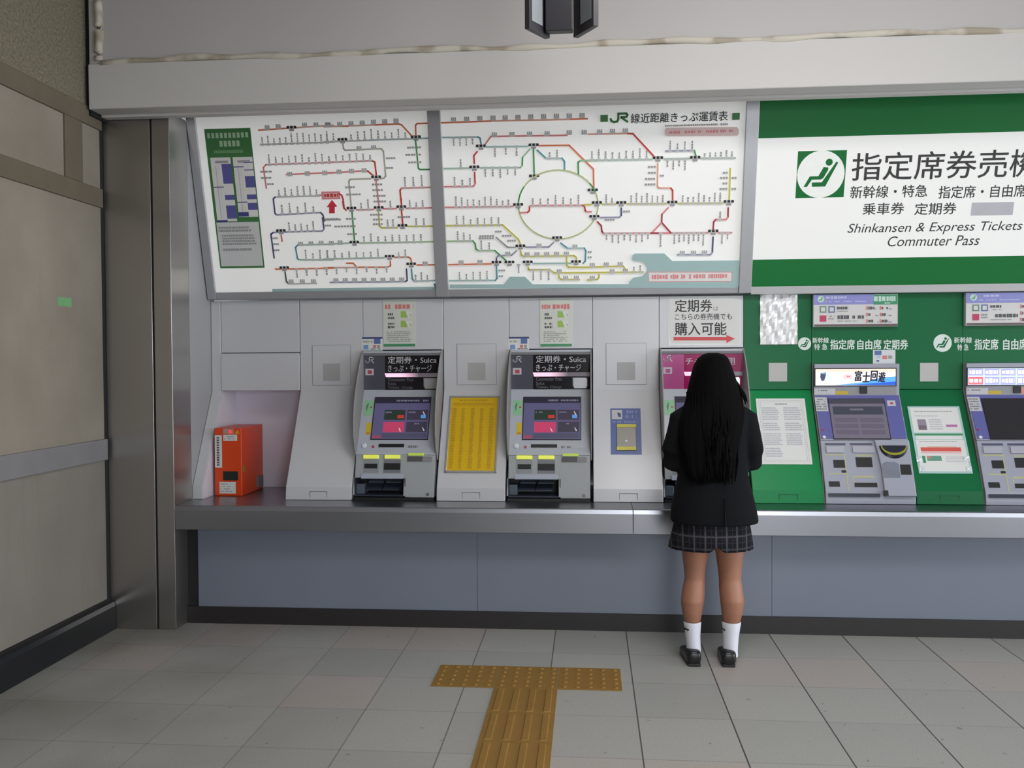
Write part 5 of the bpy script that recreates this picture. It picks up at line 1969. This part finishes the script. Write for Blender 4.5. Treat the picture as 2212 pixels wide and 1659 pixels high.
# arms and hands reaching to the machine
ARM = {}
for s in (-1, 1):
    sh = gp(1470 if s < 0 else 1612, 905)
    el = gp(1458 if s < 0 else 1620, 1000)
    elb = Vector((el.x, PY + 0.015, el.z))
    wr = Vector((elb.x - s * (0.055 if s < 0 else 0.06), PY + 0.235, elb.z + (0.035 if s < 0 else 0.06)))
    ARM[s] = (Vector((sh.x, PY, sh.z)), elb, wr)
    limb(b, [(sh.x - s * 0.03, PY, sh.z - 0.005, 0.048), (sh.x, PY, sh.z - 0.03, 0.046), ((sh.x + elb.x) / 2, PY + 0.004, (sh.z + elb.z) / 2, 0.042), (elb.x, elb.y, elb.z, 0.036), tuple((elb * 0.5 + wr * 0.5)) + (0.032,), tuple(wr) + (0.023,)], skin)
    fd = (wr - elb).normalized()
    sd = Vector((1, 0, 0)) * s
    upv = sd.cross(fd) * s
    pm = wr + fd * 0.045
    limb(b, [tuple(wr) + (0.022,), tuple(wr + fd * 0.025 - sd * 0.010) + (0.021,), tuple(pm - sd * 0.008) + (0.020,), tuple(wr + fd * 0.082 - sd * 0.006) + (0.016,)], skin, 10)
    limb(b, [tuple(wr + fd * 0.025 + sd * 0.012) + (0.018,), tuple(wr + fd * 0.08 + sd * 0.020) + (0.015,)], skin, 10)
    for k, (off, ln) in enumerate(((-0.024, 0.072), (-0.008, 0.080), (0.009, 0.074), (0.026, 0.058))):
        base = wr + fd * 0.078 - sd * (off * -1)
        p1 = base + fd * ln * 0.42 + upv * 0.002
        p2 = p1 + (fd * 0.85 - Vector((0, 0, 0.5))).normalized() * ln * 0.32
        p3 = p2 + (fd * 0.5 - Vector((0, 0, 0.85))).normalized() * ln * 0.26
        limb(b, [tuple(base) + (0.0088,), tuple(p1) + (0.0082,), tuple(p2) + (0.0074,), tuple(p3) + (0.006,)], skin, 8)
    tb_ = wr + fd * 0.028 - sd * 0.022
    t1 = tb_ - sd * 0.020 + fd * 0.028 - Vector((0, 0, 0.008))
    t2 = t1 + fd * 0.026 - sd * 0.004 - Vector((0, 0, 0.008))
    limb(b, [tuple(tb_) + (0.012,), tuple(t1) + (0.0095,), tuple(t2) + (0.007,)], skin, 8)
girl = apply_remesh(b, 'person', None, skin, 0.0052, 7)
tag(girl, 'person with long black hair, dark blazer and plaid skirt using the magenta machine', 'person')
eyew, eyed = mat('eye_white', (220, 218, 214), rough=0.2), mat('eye_dark', (24, 18, 16), rough=0.2)
for s in (-1, 1):
    b = MB()
    e = Vector((HX + s * 0.030, HY + 0.0795, HZ + 0.010))
    b.grid([[(e.x + 0.0125 * math.sin(t) * math.cos(p), e.y + 0.0095 * math.cos(t), e.z + 0.0052 * math.sin(t) * math.sin(p)) for p in [2 * PI * k / 12 for k in range(12)]] for t in (0.02, 0.35, 0.8, 1.4, 2.2)], eyew)
    b.grid([[(e.x + 0.0050 * r * math.cos(p), e.y + 0.0098, e.z - 0.0008 + 0.0042 * r * math.sin(p)) for p in [2 * PI * k / 12 for k in range(12)]] for r in (1.0, 0.1)], eyed)
    b.build('eye', girl, smooth=True)
    b = MB()
    b.tube([(HX + s * (0.016 + 0.0075 * k), HY + 0.0935 - 0.0032 * k - 0.0004 * k * k, HZ + 0.031 + 0.002 * math.sin(k * 0.8)) for k in range(5)], [0.0016, 0.0026, 0.0026, 0.002, 0.001], eyed, 6)
    b.build('eyebrow', girl, smooth=True)

b = MB()
lipm = mat('lips', (164, 92, 86), rough=0.4)
b.tube([(HX + x, HY + 0.0995 - 18 * x * x, HZ - 0.0605 + 3 * x * x) for x in (-0.02, -0.013, -0.005, 0.0, 0.005, 0.013, 0.02)], [0.0012, 0.0034, 0.0044, 0.004, 0.0044, 0.0034, 0.0012], lipm, 8)
b.build('lips', girl, smooth=True)

# ---- blazer
b = MB()
JR = [(1126, 1449, 1637, 0.168), (1122, 1448, 1638, 0.168), (1100, 1449, 1634, 0.162), (1070, 1455, 1627, 0.150), (1044, 1461, 1620, 0.138), (1020, 1465, 1616, 0.130), (990, 1467, 1614, 0.130), (955, 1465, 1615, 0.132), (925, 1462, 1618, 0.130), (902, 1458, 1622, 0.120), (886, 1468, 1612, 0.102), (874, 1492, 1592, 0.080), (866, 1510, 1574, 0.066)]
b.grid([ring(a, c, py, PY + 0.004, d, 32, sq=0.86) for py, a, c, d in JR], jk)
for s in (-1, 1):
    sh, el, wr = ARM[s]
    o1 = Vector((s * 0.004, -0.004, 0))
    limb(b, [(sh.x - s * 0.05, PY, sh.z + 0.022, 0.058), (sh.x + s * 0.0, PY - 0.002, sh.z - 0.004, 0.060), (sh.x + s * 0.010, PY - 0.004, sh.z - 0.08, 0.062), (el.x + s * 0.010, el.y - 0.010, el.z + 0.06, 0.060), (el.x + s * 0.007, el.y - 0.006, el.z + 0.008, 0.058), (el.x - s * 0.004, el.y + 0.05, el.z + 0.002, 0.056), tuple(el * 0.45 + wr * 0.55) + (0.050,), tuple(wr - (wr - el).normalized() * 0.008) + (0.043,)], jk, 18)
bl = apply_remesh(b, 'blazer', girl, jk, 0.0075, 5)
dark_in = mat('blazer_vent', (8, 8, 10), rough=0.95)
b = MB()
vx = gp(1556, 1070).x
b.grid([[(vx - 0.002, PY - 0.176 + d, gp(1540, 1125).z), (vx + 0.004, PY - 0.176 + d, gp(1540, 1125).z), (vx + 0.002, PY - 0.152 + d, gp(1540, 1068).z)] for d in (0.0, 0.02)], dark_in)
b.build('vent', bl)
b = MB()
for k in range(2):
    z = gp(1540, 960 + 55 * k).z
    u = gp(1541, 1000).x
    b.grid([[(u + 0.012 * math.cos(p) * r, PY + 0.139 + h, z + 0.012 * math.sin(p) * r) for p in [2 * PI * i / 12 for i in range(12)]] for r, h in ((1, -0.01), (1, 0.004), (0.7, 0.006))], dark_in)
b.build('button', bl)

# ---- plaid pleated skirt
pm_ = mat('plaid_wool', (30, 31, 42), rough=0.9, var=0.0, spec=0.2)
nt, bs = tweak(pm_)
tc = nt.nodes.new('ShaderNodeTexCoord')
sp = nt.nodes.new('ShaderNodeSeparateXYZ')
nt.links.new(tc.outputs['Object'], sp.inputs[0])


def stripes(axis, per, width, ph=0.0):
    f = mth('FRACT', mth('ADD', mth('DIVIDE', sp.outputs[axis], per), ph))
    return mth('LESS_THAN', f, width)


base = mixc(mth('MULTIPLY', stripes(0, 0.052, 0.45), 0.5), rgb(28, 28, 34), rgb(15, 15, 18))
base = mixc(mth('MULTIPLY', stripes(2, 0.062, 0.42, 0.1), 0.5), base, rgb(15, 15, 18))
base = mixc(mth('MULTIPLY', stripes(0, 0.052, 0.15, 0.28), 0.6), base, rgb(86, 86, 92))
base = mixc(mth('MULTIPLY', stripes(2, 0.062, 0.14, 0.35), 0.6), base, rgb(78, 78, 84))
base = mixc(mth('MULTIPLY', stripes(0, 0.052, 0.07, 0.68), 0.6), base, rgb(56, 53, 66))
base = mixc(mth('MULTIPLY', stripes(2, 0.062, 0.06, 0.80), 0.6), base, rgb(56, 53, 66))
nt.links.new(base, bs.inputs['Base Color'])
b = MB()
SR = [(1095, 1470, 1606, 0.120, 0.0), (1122, 1458, 1618, 0.135, 0.006), (1146, 1452, 1622, 0.142, 0.012), (1168, 1447, 1625, 0.146, 0.018), (1182, 1445, 1626, 0.147, 0.021)]
outer = [ring(a, c, py, PY, d, 96, wob=w, freq=24, ph=0.3 * k) for k, (py, a, c, d, w) in enumerate(SR)]
cxs = gp(1541, 1180).x
outer[-1] = [(p[0], p[1], p[2] + (0.03 * max(0.0, 1 - abs(p[0] - cxs) / 0.035) if p[1] < PY else 0.0)) for p in outer[-1]]
inner = [[(p[0] + (gp(1540, 1150).x - p[0]) * 0.04, p[1] + (PY - p[1]) * 0.04, p[2]) for p in r] for r in reversed(outer)]
b.grid(outer + inner, pm_, caps=False)
b.build('skirt', girl, smooth=True)

# ---- hair
b = MB()
HRG = [(762, 1530, 1552, 4.640, 0.030, 0.0), (766, 1518, 1566, 4.640, 0.060, 0.0), (775, 1507, 1575, 4.640, 0.088, 0.01), (790, 1499, 1581, 4.640, 0.108, 0.012), (808, 1494, 1587, 4.638, 0.118, 0.014), (828, 1489, 1594, 4.632, 0.118, 0.018), (848, 1484, 1600, 4.618, 0.112, 0.022), (866, 1480, 1603, 4.598, 0.100, 0.028),
       (884, 1472, 1603, 4.566, 0.082, 0.034), (902, 1467, 1600, 4.535, 0.062, 0.036), (925, 1464, 1594, 4.513, 0.048, 0.038), (950, 1465, 1588, 4.502, 0.040, 0.04), (980, 1472, 1580, 4.498, 0.034, 0.045), (1005, 1475, 1576, 4.496, 0.030, 0.06), (1022, 1480, 1570, 4.494, 0.022, 0.09), (1034, 1492, 1556, 4.492, 0.012, 0.12)]
rings = []
for k, (py, a, c, yc, d, w) in enumerate(HRG):
    r = ring(a, c, py, yc, d, 72, wob=w, freq=19, ph=0.25 * k)
    r2 = ring(a, c, py, yc, d, 72, wob=w * 0.6, freq=31, ph=-0.2 * k)
    rings.append([((p[0] + q[0]) / 2, (p[1] + q[1]) / 2, p[2]) for p, q in zip(r, r2)])
# open the hair over the face
for k, r in enumerate(rings):
    if 3 <= k <= 8:
        for i, p in enumerate(r):
            t = 2 * PI * i / 72
            if math.sin(t) > 0.55:
                r[i] = (p[0], p[1] - (0.05 if k > 3 else 0.02) * (math.sin(t) - 0.55) / 0.45, p[2])
b.grid(rings, hairm)
rh = random.Random(5)
for i in range(46):
    x0 = 1484 + 104 * rh.random()
    k = (x0 - 1484) / 104
    pts = []
    y_end = rh.uniform(985, 1042)
    for j in range(9):
        py = 846 + (y_end - 846) * j / 8
        px = x0 + 3 * math.sin(j * 0.9 + i) + (1526 - x0) * 0.10 * j / 8
        edge = 1 - (2 * k - 1) ** 2
        yy = 4.625 - 0.118 * (0.45 + 0.55 * edge) if py < 870 else 4.500 - 0.042 * edge
        f = min(1, max(0, (py - 855) / 60))
        ya = 4.632 - 0.120 * (0.35 + 0.65 * edge ** 0.5)
        yb = 4.505 - 0.045 * edge
        yy = ya * (1 - f) + yb * f
        p = gp(px, py)
        pts.append((p.x, yy, p.z))
    b.tube(pts, [0.004, 0.006, 0.0075, 0.008, 0.008, 0.0075, 0.0065, 0.005, 0.002], hairm, 6)
for i, (xa, xb, xc, ya, yb) in enumerate(((1588, 1602, 1606, 822, 872), (1592, 1606, 1609, 832, 868), (1584, 1596, 1603, 840, 892), (1590, 1600, 1598, 850, 905), (1578, 1590, 1594, 850, 915), (1486, 1478, 1474, 850, 915), (1490, 1482, 1479, 860, 930))):
    pts = []
    for j in range(7):
        q = j / 6
        px = xa * (1 - q) ** 2 + 2 * xb * q * (1 - q) + xc * q * q
        p = gp(px, ya + (yb - ya) * q)
        pts.append((p.x, 4.605 - 0.05 * q - 0.003 * i, p.z))
    b.tube(pts, [0.005, 0.007, 0.008, 0.008, 0.007, 0.005, 0.002], hairm, 6)
for i in range(15):
    a = -0.06 + 0.12 * i / 14
    pts = [(HX + a * (0.55 + 0.11 * j), HY + 0.03 + 0.068 * math.sin(min(1.0, j / 3.4) * PI / 2) * (1 - 40 * a * a), HZ + 0.106 - 0.0020 * j * j - 0.008 * j) for j in range(6)]
    b.tube(pts, [0.008, 0.009, 0.0085, 0.0075, 0.006, 0.002], hairm, 6)
b.build('hair', girl, smooth=True)

# ---- socks and loafers
for s, rows in LEGS.items():
    a0 = [r for r in rows if r[0] == 1345][0]
    b = MB()
    rings = []
    for py, grow, dy in ((1341, 2.2, 0.0), (1345, 2.6, 0.0), (1360, 2.2, 0.003), (1375, 2.0, 0.006), (1390, 2.2, 0.008), (1403, 2.4, 0.01), (1418, 2.6, 0.012)):
        e = [r for r in rows if r[0] >= min(py, 1400)][0]
        w = [r for r in rows if r[0] <= max(py, 1345)][-1]
        k = 0 if e[0] == w[0] else (min(py, 1400) - w[0]) / (e[0] - w[0])
        l, r_ = w[1] + (e[1] - w[1]) * k, w[2] + (e[2] - w[2]) * k
        hw = (r_ - l) / 2 / FPX * PY
        rings.append(ring(l - grow, r_ + grow, py, PY + dy, hw * 1.16 + 0.004, 24, wob=0.02, freq=9, ph=py))
    b.grid(rings, sockm, caps=False)
    so = b.build('sock', girl, smooth=True)
    b = MB()
    zz = gp(1500, 1354).z
    cxx = gp((a0[1] + a0[2]) / 2, 1354).x
    hw = (a0[2] - a0[1]) / 2 / FPX * PY + 0.0065
    bk = mat('sock_mark', (28, 28, 34), rough=0.8)
    for ang in (205, 225) if s < 0 else (208, 338):
        t = math.radians(ang)
        for k_ in (0, 1):
            t2 = t + math.radians(9 * k_)
            x_, y_ = cxx + (hw + 0.002) * math.cos(t2), PY + 0.002 + (hw * 1.16 + 0.006) * math.sin(t2)
            tx_, ty_ = -math.sin(t2), math.cos(t2)
            w = 0.007
            dz = 0.004 if k_ else 0.0
            b.face([(x_ - tx_ * w, y_ - ty_ * w, zz + 0.006 - dz), (x_ + tx_ * w, y_ + ty_ * w, zz - 0.002 + dz), (x_ + tx_ * w, y_ + ty_ * w, zz - 0.010 + dz), (x_ - tx_ * w, y_ - ty_ * w, zz - 0.002 - dz)], bk)
    b.build('mark', so, merge=False)
    # loafer: lofted along its length
    fx = gp((1495 if s < 0 else 1572), 1420).x
    b = MB()
    st = [(-0.072, 0.026, 0.018, 0.066), (-0.066, 0.034, 0.008, 0.078), (-0.035, 0.040, 0.004, 0.080), (0.0, 0.041, 0.004, 0.078), (0.05, 0.043, 0.004, 0.074), (0.10, 0.045, 0.004, 0.056), (0.14, 0.043, 0.004, 0.044), (0.175, 0.032, 0.006, 0.034), (0.19, 0.016, 0.010, 0.026)]
    rings = []
    for dy, hw, z0, z1 in st:
        cx_ = fx + s * 0.10 * (dy + 0.07) * 0.6 - s * 0.004
        rings.append([(cx_ + hw * math.copysign(abs(math.cos(t)) ** 0.7, math.cos(t)), PY + dy, (z0 + z1) / 2 + (z1 - z0) / 2 * math.copysign(abs(math.sin(t)) ** 0.7, math.sin(t))) for t in [2 * PI * i / 20 for i in range(20)]])
    b.grid(rings, shoem)
    sh = b.build('loafer', girl, smooth=True)
    sh.modifiers.new('sub', 'SUBSURF').levels = 1
    sh.modifiers['sub'].render_levels = 1
    b = MB()
    b.box(fx - 0.032 - s * 0.004, fx + 0.032 - s * 0.004, PY - 0.068, PY - 0.012, 0.0005, 0.016, slotb)
    b.build('heel', sh, bevel=0.004)
